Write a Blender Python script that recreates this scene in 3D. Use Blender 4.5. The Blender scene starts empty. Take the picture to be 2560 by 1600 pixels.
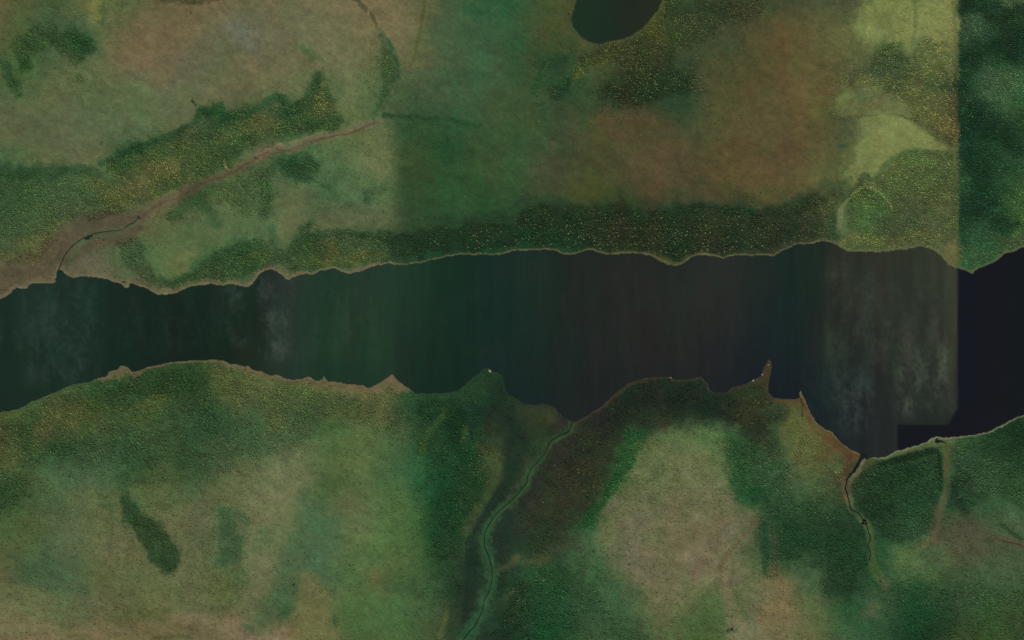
import bpy, math, random
import numpy as np

# ------------------------------------------------------------------ camera, sky, sun, exposure
# one unit is one metre; (px, py) of the survey maps to world (px-1280, 800-py)
S = bpy.context.scene
COL = S.collection
CAM_H = 6000.0
cd = bpy.data.cameras.new('camera')
cam = bpy.data.objects.new('camera', cd); COL.objects.link(cam)
cam.location = (0, 0, CAM_H)
cd.sensor_fit = 'HORIZONTAL'; cd.sensor_width = 36
cd.lens = 36 * CAM_H / 2560.0
cd.clip_start = 10; cd.clip_end = 60000
S.camera = cam

SUN_EL, SUN_AZ = math.radians(48), math.radians(200)      # azimuth clockwise from +Y (up in the picture)
w = bpy.data.worlds.new('World'); S.world = w; w.use_nodes = True
nt = w.node_tree
bg = nt.nodes['Background']
sky = nt.nodes.new('ShaderNodeTexSky'); sky.sky_type = 'NISHITA'; sky.sun_disc = False
sky.sun_elevation = SUN_EL; sky.sun_rotation = SUN_AZ
nt.links.new(sky.outputs[0], bg.inputs[0]); bg.inputs[1].default_value = 0.05
sl = bpy.data.lights.new('sun', 'SUN'); sl.energy = 3.0; sl.angle = math.radians(0.5); sl.color = (1, 0.95, 0.88)
so = bpy.data.objects.new('sun', sl); COL.objects.link(so)
so.rotation_euler = (math.pi/2 - SUN_EL, 0, math.pi - SUN_AZ)
S.view_settings.view_transform = 'Standard'; S.view_settings.look = 'None'
S.view_settings.exposure = 0.0; S.view_settings.gamma = 1.0
S.cycles.max_bounces = 4; S.cycles.diffuse_bounces = 2; S.cycles.glossy_bounces = 2
S.cycles.use_denoising = False
ALB = 1.10          # surface colour per unit of picture value under this light

rng = np.random.default_rng(7)
random.seed(7)

# ------------------------------------------------------------------ small numeric helpers
def lin(c):
    c = np.asarray(c, float)
    return np.where(c <= 0.04045, c/12.92, ((c+0.055)/1.055)**2.4)
def hexa(s):
    return np.array([int(s[i:i+2], 16)/255 for i in (0, 2, 4)])
_lat = {}
def vnoise(x, y, sc, seed):
    """smooth lattice noise in -1..1"""
    if seed not in _lat:
        _lat[seed] = np.random.default_rng(seed).uniform(-1, 1, (256, 256)).astype(np.float32)
    L = _lat[seed]
    u = x/sc + 1000.3; v = y/sc + 1000.7
    iu = np.floor(u).astype(np.int64); iv = np.floor(v).astype(np.int64)
    fu = (u-iu); fv = (v-iv)
    fu = fu*fu*(3-2*fu); fv = fv*fv*(3-2*fv)
    iu &= 255; iv &= 255; iu1 = (iu+1) & 255; iv1 = (iv+1) & 255
    return (L[iv, iu]*(1-fu)+L[iv, iu1]*fu)*(1-fv) + (L[iv1, iu]*(1-fu)+L[iv1, iu1]*fu)*fv
def fbm(x, y, sc, seed, octv=4, gain=0.55):
    s = 0; a = 1; t = 0
    for i in range(octv):
        s = s + a*vnoise(x + 37.1*i, y - 19.7*i, sc, seed*17+i); t += a; a *= gain; sc /= 2.03
    return s/t*1.6
def sstep(a, b, x):
    t = np.clip((x-a)/(b-a), 0, 1); return t*t*(3-2*t)

def smooth_line(P, n=4):
    P = np.array(P, float); Q = []
    k = len(P)
    for i in range(k-1):
        p0, p1, p2, p3 = P[max(i-1, 0)], P[i], P[i+1], P[min(i+2, k-1)]
        for j in range(n):
            t = j/n
            Q.append(0.5*((2*p1)+(-p0+p2)*t+(2*p0-5*p1+4*p2-p3)*t*t+(-p0+3*p1-3*p2+p3)*t**3))
    Q.append(P[-1]); return np.array(Q)

# ------------------------------------------------------------------ outlines (survey pixels)
NORTH = [(-9000,1500),(-3000,900),(-900,820),(-300,800),(-80,765),(0,745),(13,743),(34,724),(48,719),(66,720),(79,708),(111,707),(132,707),(138,702),(141,690),(144,676),(152,672),(159,680),(169,688),
 (183,694),(198,690),(233,692),(259,695),(278,702),(296,707),(308,716),(315,719),(321,719),(324,708),(341,712),(365,720),(381,729),(402,736),(420,734),(437,732),
 (455,724),(476,717),(519,710),(556,712),(582,710),(614,716),(626,713),(640,696),(656,679),(674,673),(693,678),(706,687),(717,699),
 (723,701),(729,694),(746,688),(767,685),(783,685),(804,676),(825,672),(844,674),(860,680),(878,683),(894,678),(918,672),(936,665),
 (971,659),(1010,661),(1053,656),(1090,647),(1129,639),(1182,636),(1248,636),(1280,627),(1322,625),(1386,625),(1404,633),(1423,635),
 (1444,631),(1465,625),(1486,626),(1513,635),(1534,636),(1566,634),(1597,633),(1619,638),(1645,649),(1671,661),(1687,664),(1703,661),
 (1724,645),(1751,636),(1783,639),(1806,645),(1822,639),(1849,637),(1881,639),(1899,636),(1920,639),(1936,637),(1973,618),(1994,610),
 (2026,609),(2047,604),(2068,604),(2089,610),(2110,624),(2132,631),(2158,629),(2198,630),(2237,626),(2269,623),(2290,616),(2306,616),
 (2330,624),(2349,638),(2370,661),(2391,672),(2407,673),(2420,680),(2431,682),(2438,674),(2470,661),(2494,650),(2507,635),(2534,627),
 (2555,618),(2580,616),(2700,590),(3200,560),(5000,300),(12000,-500)]
SOUTH = [(12000,200),(5000,800),(3200,950),(2700,1000),(2560,1037),(2528,1051),(2502,1065),(2470,1079),(2438,1086),(2412,1090),(2380,1094),(2356,1095),(2341,1091),(2325,1099),
 (2301,1112),(2274,1120),(2243,1128),(2219,1140),(2200,1145),(2179,1144),(2153,1136),(2126,1124),(2100,1104),(2081,1083),(2060,1070),
 (2042,1057),(2026,1030),(2007,990),(2003,978),(1999,982),(1997,996),(1968,998),(1936,994),(1921,980),(1921,953),(1925,932),(1928,914),
 (1922,899),(1915,914),(1907,930),(1899,944),(1878,953),(1857,964),(1833,969),(1817,981),(1788,981),(1775,976),(1769,961),(1759,949),
 (1750,943),(1730,948),(1709,950),(1685,949),(1677,943),(1650,944),(1619,945),(1597,951),(1576,959),(1555,972),(1534,988),(1513,1009),
 (1492,1025),(1470,1038),(1452,1049),(1439,1054),(1423,1051),(1407,1043),(1394,1030),(1383,1018),(1367,1011),(1341,1013),(1314,1012),
 (1296,1002),(1280,994),(1270,985),(1260,969),(1256,948),(1246,934),(1229,931),(1219,921),(1206,924),(1198,935),(1182,944),(1164,961),
 (1143,976),(1116,983),(1076,985),(1047,985),(1031,979),(1010,963),(987,944),(980,937),(963,947),(944,959),(927,968),(915,968),(899,963),
 (865,960),(838,956),(823,953),(813,945),(805,938),(808,943),(801,951),(793,953),(780,947),(772,943),(764,944),(751,947),(725,949),
 (709,945),(700,939),(693,939),(682,938),(669,936),(653,928),(640,927),(627,923),(619,915),(603,915),(587,910),(571,909),(550,901),
 (508,901),(476,902),(437,906),(402,912),(376,918),(354,923),(336,930),(325,924),(321,918),(312,915),(302,916),(294,926),(283,926),
 (272,932),(265,942),(249,944),(225,955),(185,962),(148,976),(111,992),(79,1005),(53,1020),(26,1028),(0,1033),(-100,1075),(-400,1200),
 (-900,1400),(-3000,2000),(-9000,3500)]
POND = [(1441,0),(1436,21),(1429,42),(1431,63),(1444,82),(1465,99),(1489,108),(1507,108),(1531,103),(1566,95),(1584,85),(1611,66),
 (1627,48),(1645,24),(1654,0),(1662,-50),(1640,-110),(1570,-140),(1500,-120),(1450,-60),(1441,0)]

# the NW creek bed (dry part and wet part), the valley brook, the east brook
CREEK = [(144,700),(145,684),(148,672),(156,654),(164,635),(176,620),(190,609),(206,597),(222,592),(238,584),(257,580),(280,578),(302,575),(317,567),
 (336,557),(347,544)]
CREEK_DRY = [(347,544),(370,530),(391,516),(413,506),(450,490),(476,479),(508,458),(550,445),(582,432),(612,414),(640,400),(656,386),(719,378),(756,362),(809,344),
 (868,336),(905,320),(936,307)]
CREEK_UP = [(936,307),(944,283),(965,254),(984,225),(992,196),(987,159),(981,127),(968,95),(952,71),(936,53),(920,29),(899,0),(870,-60)]
GULLY = [(1063,-30),(1061,16),(1053,66),(1042,111),(1034,148),(1021,169)]
BROOK = [(1433,1052),(1431,1057),(1420,1080),(1396,1091),(1375,1107),(1362,1133),(1336,1162),(1322,1184),(1314,1211),(1280,1248),(1270,1258),
 (1238,1287),(1214,1327),(1211,1364),(1222,1393),(1230,1428),(1227,1465),(1211,1499),(1201,1539),(1185,1565),(1166,1586),(1158,1600),(1140,1640)]
EAST = [(2168,1143),(2158,1141),(2145,1162),(2129,1181),(2118,1197),(2115,1208),(2113,1221),(2119,1240),(2121,1252),(2125,1271),(2136,1277),(2147,1287),(2155,1298),(2156,1306),
 (2166,1312),(2170,1328),(2174,1343),(2170,1356),(2171,1369),(2174,1385),(2173,1401)]
STRIP = [(2350,1098),(2360,1108),(2364,1117),(2367,1144),(2364,1197),(2367,1216),(2359,1248),(2346,1279),(2336,1311),(2334,1350)]

# ------------------------------------------------------------------ ground sheet: fine inside, coarse out to the horizon
def axis(lo, hi, step, far):
    core = np.arange(lo, hi+step, step)
    a = []; s = step*2; x = lo - s
    while x > lo-far: a.append(x); s *= 1.22; x -= s
    b = []; s = step*2; x = core[-1] + s
    while x < hi+far: b.append(x); s *= 1.22; x += s
    return np.array(a[::-1]+list(core)+b)
GX = axis(-160, 2720, 2.2, 24000)
GY = axis(-160, 1760, 2.2, 24000)
X, Y = np.meshgrid(GX, GY)          # survey coords
NX, NY = len(GX), len(GY)
print('grid', NX, NY, NX*NY)

def seg_dist(P, R, wid=None, want_t=False):
    """distance (clipped at R) of every grid node to a polyline, and width at the nearest point"""
    D = np.full(X.shape, R, np.float32)
    Wd = np.zeros(X.shape, np.float32) if wid is not None else None
    for i in range(len(P)-1):
        a, b = P[i], P[i+1]
        i0 = np.searchsorted(GX, min(a[0], b[0])-R); i1 = np.searchsorted(GX, max(a[0], b[0])+R)
        j0 = np.searchsorted(GY, min(a[1], b[1])-R); j1 = np.searchsorted(GY, max(a[1], b[1])+R)
        if i1 <= i0 or j1 <= j0: continue
        xs = WX[j0:j1, i0:i1]; ys = WY[j0:j1, i0:i1]
        d = b-a; L = d@d+1e-9
        t = np.clip(((xs-a[0])*d[0]+(ys-a[1])*d[1])/L, 0, 1)
        r = np.hypot(xs-a[0]-t*d[0], ys-a[1]-t*d[1])
        m = r < D[j0:j1, i0:i1]
        D[j0:j1, i0:i1][m] = r[m]
        if wid is not None:
            ww = wid[i]+(wid[i+1]-wid[i])*t
            Wd[j0:j1, i0:i1][m] = ww[m]
    return (D, Wd) if wid is not None else D
def inside(P):
    """even-odd fill of a closed outline on the warped node coordinates (row noise is small, so rows are treated as straight)"""
    M = np.zeros(X.shape, bool)
    A = np.array(P); B = np.roll(A, -1, 0)
    for i in range(len(A)):
        (x0, y0), (x1, y1) = A[i], B[i]
        if y0 == y1: continue
        ylo, yhi = min(y0, y1), max(y0, y1)
        j0 = np.searchsorted(GY, ylo-4); j1 = np.searchsorted(GY, yhi+4)
        ys = WY[j0:j1]; xs = WX[j0:j1]
        hit = (ys >= ylo) & (ys < yhi)
        xc = x0+(ys-y0)*(x1-x0)/(y1-y0)
        M[j0:j1] ^= hit & (xs < xc)
    return M
# small wobble so that outlines are never clean curves
WX = (X + 1.6*fbm(X, Y, 11, 3, 2)).astype(np.float64)
WY = (Y + 1.6*fbm(X, Y, 11, 4, 2)).astype(np.float64)

LAKE_P = np.vstack([smooth_line(NORTH), smooth_line(SOUTH)])
POND_P = smooth_line(POND)
inL = inside(LAKE_P); inP = inside(POND_P)
RS = 130.0
dN = seg_dist(smooth_line(NORTH), RS); dS = seg_dist(smooth_line(SOUTH), RS)
dL = np.minimum(dN, dS); dP = seg_dist(POND_P, RS)
wet = inL | inP
sd = np.where(inL, -dL, np.where(inP, -dP, np.minimum(dL, dP)))      # signed distance to any shore

cr = smooth_line(CREEK); cdry = smooth_line(CREEK_DRY); cup = smooth_line(CREEK_UP)
gul = smooth_line(GULLY); bro = smooth_line(BROOK, 5); eas = smooth_line(EAST, 5); stp = smooth_line(STRIP)

# ------------------------------------------------------------------ relief
H = (5.5*fbm(X, Y, 420, 11, 3) + 2.4*fbm(X, Y, 90, 12, 4))
H = H*sstep(0, 120, sd) + 6*sstep(0, 130, sd)
H = np.where(sd > 0, 0.35 + H*sstep(-2, 60, sd) + 0.35*sstep(0, 8, sd), np.maximum(-4.0, 0.35 + sd*0.22))
H = np.where(sd > 0, H + 0.25*fbm(X, Y, 9, 13, 2)*sstep(2, 12, sd), H)
far = np.maximum(np.maximum(-200-X, X-2760), np.maximum(-200-Y, Y-1800))
H = H + np.where(sd > 0, sstep(600, 9000, far)*(220+180*fbm(X, Y, 3500, 14, 4)), 0)
H = H.astype(np.float32)
def height(px, py):
    i = np.clip(np.searchsorted(GX, px)-1, 0, NX-2); j = np.clip(np.searchsorted(GY, py)-1, 0, NY-2)
    fx = (px-GX[i])/(GX[i+1]-GX[i]); fy = (py-GY[j])/(GY[j+1]-GY[j])
    return (H[j, i]*(1-fx)+H[j, i+1]*fx)*(1-fy)+(H[j+1, i]*(1-fx)+H[j+1, i+1]*fx)*fy
def field(F, px, py):
    i = np.clip(np.round(np.interp(px, GX, np.arange(NX))).astype(int), 0, NX-1)
    j = np.clip(np.round(np.interp(py, GY, np.arange(NY))).astype(int), 0, NY-1)
    return F[j, i]

# ------------------------------------------------------------------ vegetation and soil colours of the land, every 80 m
ROWS = list(range(0, 1601, 80))
ZA = '''
6a5f3f 4c5a34 4d5c38 6f7040 545f3a 66603f 6c6044 6c6044 6b6546 6c6648 6e6648 6f6648 76694a
5a5d3a 4a6038 355433 4f6440 6a6242 6f6045 6e6144 646249 62624e 6c6549 6c6749 6e6848 746849
465c36 3e5c33 525f42 5a6542 6c6144 6d6045 65614a 5a6344 6c6246 6a6648 6a684a 68694a 56643f
505f40 586442 5c6444 566242 566644 5c664a 5e6648 6a6447 666446 5e6a48 5e6a46 66704a 46603c
626243 5a6346 5a6148 566548 566648 586848 66644a 2c5230 3e5a34 46603a 4a643c 58683c 5a6440
4a6440 54603e 5e6446 6a6647 2f5230 4a5c34 5c6038 506a3c 5e5e40 4a6440 4c6844 5a6a46 66704a
3a5634 446034 4c6644 546a3e 60643a 646640 66683f 5c6a42 4c6840 5c684a 46623e 4c6844 556844
37593a 4a5e38 5c6040 5a5440 5c5442 5a5e3e 4a6240 526444 567046 5f6444 566042 5a6246 5e6546
5a5840 5e5c3e 544c38 565540 46623e 4a6640 5c6a42 48603a 3c5c36 3c5a36 36552f 3c5634 3a5434
5a5038 5e5440 605840 5a5c40 5a5c40 4a5c38 36522f 3a5836 3a5834 46583a 4a5c38 4a5c38 3f5434
3a5636 3a5636 3a5636 3a5636 3a5636 3a5636 3a5636 3a5636 3a5636 3a5636 3a5636 3a5636 3a5636
3a5c36 3a5c36 3a5c36 3a5c36 36542e 30502c 34502c 3a5634 466036 56643c 5e6640 606844 626444
3a5c36 3a5c36 3c5c36 365834 30502e 2e4e2c 34522e 4e6238 5e6c40 566a3e 6a6e44 6e7048 5e6240
45562e 425e36 5c6038 485c30 465e34 4a643a 2e5032 385c38 40623e 52663f 405f38 50663c 5e6842
5c603a 3c5a34 305434 3f6040 36583a 3a5a34 365636 446040 486844 4a6448 44663c 506838 48643c
3c5c36 4a6038 466648 4c6648 3a5a34 4c6038 3e5c38 5c6644 66704c 6a7050 4a6238 506238 466640
3c5a34 4a5c38 4a5c40 5c6644 58643f 5c6a42 60644a 5c6446 5e6a46 5a6c4a 3e6240 5a6844 4c6a40
50603a 4c6036 54644a 5c6646 606648 58643c 5e664a 4a6040 5a6e50 446044 466648 52683e 4c6c3c
585a3a 3c5c40 446348 56603c 5c6642 5c6a44 5c6448 546438 62694c 546248 47654a 4a6a3e 56623a
6a6a4a 666c48 5a6848 606348 58603c 5c643a 60664a 56643f 5e6448 3f5f3e 626846 446438 46683a
76684a 6a5f40 56603c 6c5f40 5a5c38 605c36 5e5638 6e6448 746c54 76684a 64663f 465c36 4a683c'''
XA = np.arange(0, 961, 80.)
ZB = '''
6c6848 4a5a3c 3c5838 2c5836 3a5432 45502c 404628 404628 454c2c 364a30 3c482c 424a2e 3e4a2f 4b5033 4a5236 5a5e38 6f7a44 747a46 66693e
6a6648 56603f 3c5a3c 30583a 3c4e2c 454e2c 404628 434826 4c5228 424c30 3a4630 4a4a2e 5c4c2e 5e5836 60643a 6a7340 707844 747944 646a3c
5c6142 48583c 34583a 36583a 364e2c 2e4c2f 44522f 3f4a2e 38462c 39472d 4b4c2c 4a4a2c 55502f 5c5432 5a5836 4a5a3a 5c6c3e 646a3c 5a5c3a
3a5238 3c5036 36523a 384e30 37502f 2d4a30 36482c 2e3c26 2e4028 2c4230 4e4a2b 514a2c 5e5434 62582f 4c5a38 6f7644 6a7040 626640 545238
2a4c2e 28502e 2e5234 38522f 36522f 39482f 424a2a 4a482c 4c462c 3e4a2c 4a4a30 524e30 584a2f 58512f 4c5434 6a6f42 6a743f 5a5c3a 625a36
3a4c28 284a28 2c4c2a 374a2b 375030 424630 444628 4a462b 564830 46452c 51482a 584c30 56482f 5a5432 525c36 747c48 6e7c46 5c6440 5c5e3a
31482b 2a4a29 29502b 2c4e2a 36492c 40462c 434c25 3a4429 4c462a 4a432b 4c482a 524c2c 5a502f 5c5c36 4a5832 50683a 4f5c38 596840 5e683e
2c442a 26442a 23422a 213e28 203c26 243c26 263a24 2a3624 2c3a26 263c2a 2f3a28 2c3a2a 2f3e2c 38442f 5a6644 4c6a3c 444c34 586440 56603c
26442a 1f3f28 1e4028 1c3c28 203e28 203e28 28382a 303a26 283a24 2a3a28 30382a 343c2a 3a3c2a 4a4c34 5a6440 5e6640 5a6240 5c6440 5e5c38
26442a 1f3f28 1e4028 1c3c28 203e28 203e28 28382a 303a26 283a24 2a3a28 30382a 343c2a 3a3c2a 4a4c34 5a6440 5e6640 5a6240 5c6440 5e5c38
26442a 1f3f28 1e4028 1c3c28 203e28 203e28 28382a 303a26 283a24 2a3a28 30382a 343c2a 3a3c2a 4a4c34 5a6440 5e6640 5a6240 5c6440 5e5c38
36542e 244628 26402a 233a28 263228 28302a 28322a 2a3228 1e3228 1f3229 242c28 3c3c28 4a4630 4a4630 4a4630 4a4630 4a4630 3c4c30 3c4c30
3c5836 244628 26442a 1e3a28 263828 28302a 28322a 2a3a2a 1e3228 1f3229 242c28 3c3c28 403e2c 4a4630 4a4630 4a4630 4a4630 3c4c30 3c4c30
2a5034 26482a 1a3c28 222f2a 2c3c28 28302a 2c2c26 202c26 222f27 203028 22302a 3a3e28 4e5c34 5c5a30 5c4c30 504c30 3f4e30 3c5032 34502f
26502f 2a5030 1f482c 38452a 273e28 2b2c28 333425 2b4030 4c6438 587044 46643e 2a4a2e 56623a 60643a 50482c 464a2c 3c502f 465c36 46583a
2a5434 1a4a2c 204428 344a28 2a2c26 33342a 383a26 1f5a2a 606a40 6e7048 627044 2e5836 3c5c3a 4c5c3a 4c4e32 26462e 1c4030 2c5434 30543a
466534 1c4a2a 2c4a28 1f302a 2c3430 30392c 1f5a2f 56603e 5a6444 6a6a48 6a6a4c 56603c 2c5236 365030 22422a 223e2a 2f5a38 34523a 2a4630
486436 24502c 2a462c 1f2f2a 20382c 364030 466640 5a6644 62644c 6a6446 6c664c 5a6448 24482c 26482e 24482e 2a5234 3a5c38 50563f 54543f
3a5c34 35522f 22352a 1f3a2a 2a4a2c 265030 3c5c38 486040 6a6648 6a6748 6a6449 5a6640 4a5c3c 46603f 24422a 2c5030 506840 46603a 46583c
3c5c38 3a5434 26362c 25382c 2a4a30 26502e 34563a 40603e 606444 5c6440 4c6038 62684c 70644a 5c6440 26522f 3c5c3c 1c4c2c 26482e 34503a
44603a 40502e 223a2a 22382c 264630 1f5430 4c6440 3a5a38 56643f 4c6036 50623a 6a6a4c 6a6440 56643c 34583a 2f5436 1e4028 304a2c 3c4e2c'''
XB = np.array(list(range(1000, 2361, 80))+[2390.])
ZC = '''
1c3426 36563c 567040
38523e 2e4c36 203a26
1f3e2c 24482e 2a4a2c
22543c 40624a 3f6a38
1d3a2c 2a4c34 26462a
24523a 24482e 2e5838
28513a 22462f 3a5c38
1f402c 2c5a3c 3f6034
34623c 3a5f3e 46603c
3a6438 4a6a3a 4a6a3a
3a6438 4a6a3a 4a6a3a
34502f 26482c 1f3e28
34502f 26482c 1f3e28
34502f 26482c 1f3e28
3c5c38 26482c 1f3e28
3a5c40 3a5a3c 34542f
223c2c 3c5c3c 3c5a38
54543f 4c5440 4c5440
46583c 445a3c 3c5636
38543a 3c5c30 3c5430
3c4e2c 3c582c 3c5030'''
XC = np.array([2400., 2480., 2560.])
def table(z): return np.array([[hexa(c) for c in r.split()] for r in z.strip().split('\n')])
def catmull_w(t):
    return (0.5*(-t+2*t*t-t**3), 0.5*(2-5*t*t+3*t**3), 0.5*(t+4*t*t-3*t**3), 0.5*(-t*t+t**3))
def bspl_w(t):
    return ((1-t)**3/6, (3*t**3-6*t*t+4)/6, (-3*t**3+3*t*t+3*t+1)/6, t**3/6)
def sample(T, xs, ys, px, py):
    """bicubic lookup of a table of colours with node positions xs, ys"""
    u = np.interp(px, xs, np.arange(len(xs))); v = np.interp(py, ys, np.arange(len(ys)))
    iu = np.floor(u).astype(int); iv = np.floor(v).astype(int)
    wu = [0.55*a+0.45*b for a, b in zip(catmull_w(u-iu), bspl_w(u-iu))]
    wv = [0.55*a+0.45*b for a, b in zip(catmull_w(v-iv), bspl_w(v-iv))]
    out = 0
    for a in range(4):
        ja = np.clip(iv+a-1, 0, len(ys)-1)
        for b in range(4):
            ib = np.clip(iu+b-1, 0, len(xs)-1)
            wgt = (wv[a]*wu[b])
            out = out + (T[ja, ib]*(wgt[..., None] if T.ndim == 3 else wgt))
    return out
TA, TB, TC = table(ZA), table(ZB), table(ZC)
assert TA.shape == (21, 13, 3) and TB.shape == (21, 19, 3) and TC.shape == (21, 3, 3), (TA.shape, TB.shape, TC.shape)
ys = np.array(ROWS, float)
wx = X + 22*fbm(X, Y, 70, 21, 6, .62); wy = Y + 20*fbm(X, Y, 60, 22, 6, .62)
C = sample(TA, XA, ys, wx, wy)
ws = 32 + 45*(1-sstep(230, 320, Y)) + 60*sstep(985, 1090, Y)
mB = sstep(-1, 1, (X + 1.5*fbm(X, Y, 14, 23, 2) - 988 - (ws-32)*.5)/ws)[..., None]
C = C*(1-mB) + sample(TB, XB, ys, wx, wy)*mB
mC = sstep(2392, 2400, X + 3*fbm(X, Y, 12, 24, 3))[..., None]
C = C*(1-mC) + sample(TC, XC, ys, wx, wy)*mC

FX = (X + 9*fbm(X, Y, 26, 25, 5, .62)).astype(np.float64); FY = (Y + 9*fbm(X, Y, 26, 26, 5, .62)).astype(np.float64)
# ------------------------------------------------------------------ patches painted over the table: plant cover and soil, plus some painted-in shade and haze
def mix(C, col, m):
    return C + (hexa(col)-C)*m[..., None]
def blob(C, cx, cy, rx, ry, rot, col, op, fe=0.35, rag=0.5, sc=None):
    fe = min(.9, fe+.3); rag = rag+.45; op = op*.92
    R = max(rx, ry)*2.0
    i0 = np.searchsorted(GX, cx-R); i1 = np.searchsorted(GX, cx+R); j0 = np.searchsorted(GY, cy-R); j1 = np.searchsorted(GY, cy+R)
    x = FX[j0:j1, i0:i1]; y = FY[j0:j1, i0:i1]
    a = math.radians(rot); dx = x-cx; dy = y-cy
    u = (dx*math.cos(a)+dy*math.sin(a))/rx; v = (-dx*math.sin(a)+dy*math.cos(a))/ry
    r = np.hypot(u, v) + rag*0.5*fbm(x, y, sc or max(8, min(rx, ry)*0.8), 31, 4)
    m = (1-sstep(1-fe, 1+fe, r))*op
    C[j0:j1, i0:i1] = mix(C[j0:j1, i0:i1], col, m)
def stroke(C, P, wid, col, op, fe=0.4, rag=0.3, sc=14, seed=33):
    P = smooth_line(P, 3) if len(P) > 2 else np.array(P, float)
    wid = np.interp(np.linspace(0, 1, len(P)), np.linspace(0, 1, len(wid)), wid) if hasattr(wid, '__len__') else np.full(len(P), float(wid))
    R = float(max(wid))*(1+fe)*1.4+3
    i0, i1 = np.searchsorted(GX, [P[:, 0].min()-R, P[:, 0].max()+R]); j0, j1 = np.searchsorted(GY, [P[:, 1].min()-R, P[:, 1].max()+R])
    if i1 <= i0 or j1 <= j0: return
    x = WX[j0:j1, i0:i1]; y = WY[j0:j1, i0:i1]
    D = np.full(x.shape, R); Wd = np.zeros(x.shape)
    for i in range(len(P)-1):
        a, b = P[i], P[i+1]
        a0, a1 = np.searchsorted(GX, [min(a[0], b[0])-R, max(a[0], b[0])+R])-i0; b0, b1 = np.searchsorted(GY, [min(a[1], b[1])-R, max(a[1], b[1])+R])-j0
        a0 = max(a0, 0); b0 = max(b0, 0)
        xs = x[b0:b1, a0:a1]; ys_ = y[b0:b1, a0:a1]
        if not xs.size: continue
        d = b-a; L = d@d+1e-9
        t = np.clip(((xs-a[0])*d[0]+(ys_-a[1])*d[1])/L, 0, 1)
        r = np.hypot(xs-a[0]-t*d[0], ys_-a[1]-t*d[1])
        m = r < D[b0:b1, a0:a1]
        D[b0:b1, a0:a1][m] = r[m]; Wd[b0:b1, a0:a1][m] = (wid[i]+(wid[i+1]-wid[i])*t)[m]
    r = D/np.maximum(Wd, 0.1) + rag*fbm(x, y, sc, seed, 3)*(Wd > 0)
    m = (1-sstep(1-fe, 1+fe, r))*op*(Wd > 0)
    C[j0:j1, i0:i1] = mix(C[j0:j1, i0:i1], col, m)
DWOOD = np.zeros(X.shape, np.float32)       # how thickly woods stand, from their outlines
def wood(C, P, col, op, dens, soft=11.0, rag=9.0, sc=20):
    """a wood with a ragged outline: floor colour and how thickly it is grown"""
    P = smooth_line(P+[P[0]], 3)
    R = 40
    i0, i1 = np.searchsorted(GX, [P[:, 0].min()-R, P[:, 0].max()+R]); j0, j1 = np.searchsorted(GY, [P[:, 1].min()-R, P[:, 1].max()+R])
    x = FX[j0:j1, i0:i1]; y = FY[j0:j1, i0:i1]
    M = np.zeros(x.shape, bool); D = np.full(x.shape, 60.0)
    for k in range(len(P)-1):
        a, b = P[k], P[k+1]; d = b-a; L = d@d+1e-9
        if a[1] != b[1]:
            hit = (y >= min(a[1], b[1])) & (y < max(a[1], b[1])); M ^= hit & (x < a[0]+(y-a[1])*d[0]/d[1])
        t = np.clip(((x-a[0])*d[0]+(y-a[1])*d[1])/L, 0, 1); D = np.minimum(D, np.hypot(x-a[0]-t*d[0], y-a[1]-t*d[1]))
    sdw = np.where(M, D, -D) + rag*fbm(x, y, sc, 35, 4)
    m = sstep(-soft, soft, sdw)
    if col: C[j0:j1, i0:i1] = mix(C[j0:j1, i0:i1], col, m*op)
    DWOOD[j0:j1, i0:i1] = np.maximum(DWOOD[j0:j1, i0:i1], m*dens)

# woods with outlines of their own
wood(C, [(270,407),(317,370),(370,354),(455,325),(497,307),(500,275),(534,259),(561,280),(587,270),(635,275),(672,265),(704,233),(722,259),(741,249),(783,233),(788,185),(815,196),(831,233),(847,286),(850,318),(825,323),(741,339),(651,360),(561,418),(476,466),(370,508),(265,540),(212,534),(270,450)], '3d5a33', .68, .92, 16, 14)
wood(C, [(0,418),(95,423),(175,434),(270,450),(265,540),(175,561),(132,598),(106,650),(32,656),(-60,640),(-60,420)], '46633c', .5, .75, 18, 14)
wood(C, [(709,402),(794,397),(800,425),(741,455),(709,440)], '325432', .65, .8, 16, 12)
wood(C, [(476,476),(561,450),(682,412),(682,534),(624,545),(556,508),(503,534),(418,556),(423,513)], '4a643c', .5, .7, 20, 16)
wood(C, [(290,610),(339,600),(370,624),(372,661),(397,693),(434,700),(476,683),(508,645),(582,614),(667,593),(693,614),(725,603),(746,577),(778,550),(790,556),(780,577),(847,577),(979,582),(1058,571),(1164,555),(1280,545),(1340,515),(1400,515),(1500,520),(1560,508),(1600,530),(1680,520),(1700,512),(1800,518),(1900,530),(1960,505),(2020,495),(2090,475),(2098,500),(2088,560),(2095,604),(2050,598),(1990,602),(1930,628),(1880,632),(1780,632),(1730,634),(1690,655),(1640,638),(1560,626),(1500,622),(1400,620),(1300,618),(1200,626),(1100,638),(1000,655),(930,660),(850,662),(780,672),(740,680),(700,670),(660,672),(600,702),(480,708),(400,722),(340,700),(310,660),(300,630)], None, 0, .9)
wood(C, [(106,74),(159,69),(230,111),(212,138),(201,175),(206,206),(190,180),(150,125),(125,118),(106,132),(69,180),(53,175),(32,127),(53,80)], '3a5a32', .55, .85, 14, 14)
wood(C, [(-10,143),(32,159),(53,238),(37,233),(10,185)], '35562f', .5, .8)
wood(C, [(1660,0),(1900,0),(1880,60),(1810,60),(1760,100),(1690,130),(1700,170),(1740,190),(1720,240),(1680,230),(1630,262),(1560,265),(1510,250),(1500,220),(1550,190),(1530,165),(1480,170),(1440,200),(1390,250),(1370,240),(1430,180),(1450,150),(1500,120),(1560,110),(1600,85)], None, 0, .9)
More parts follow.
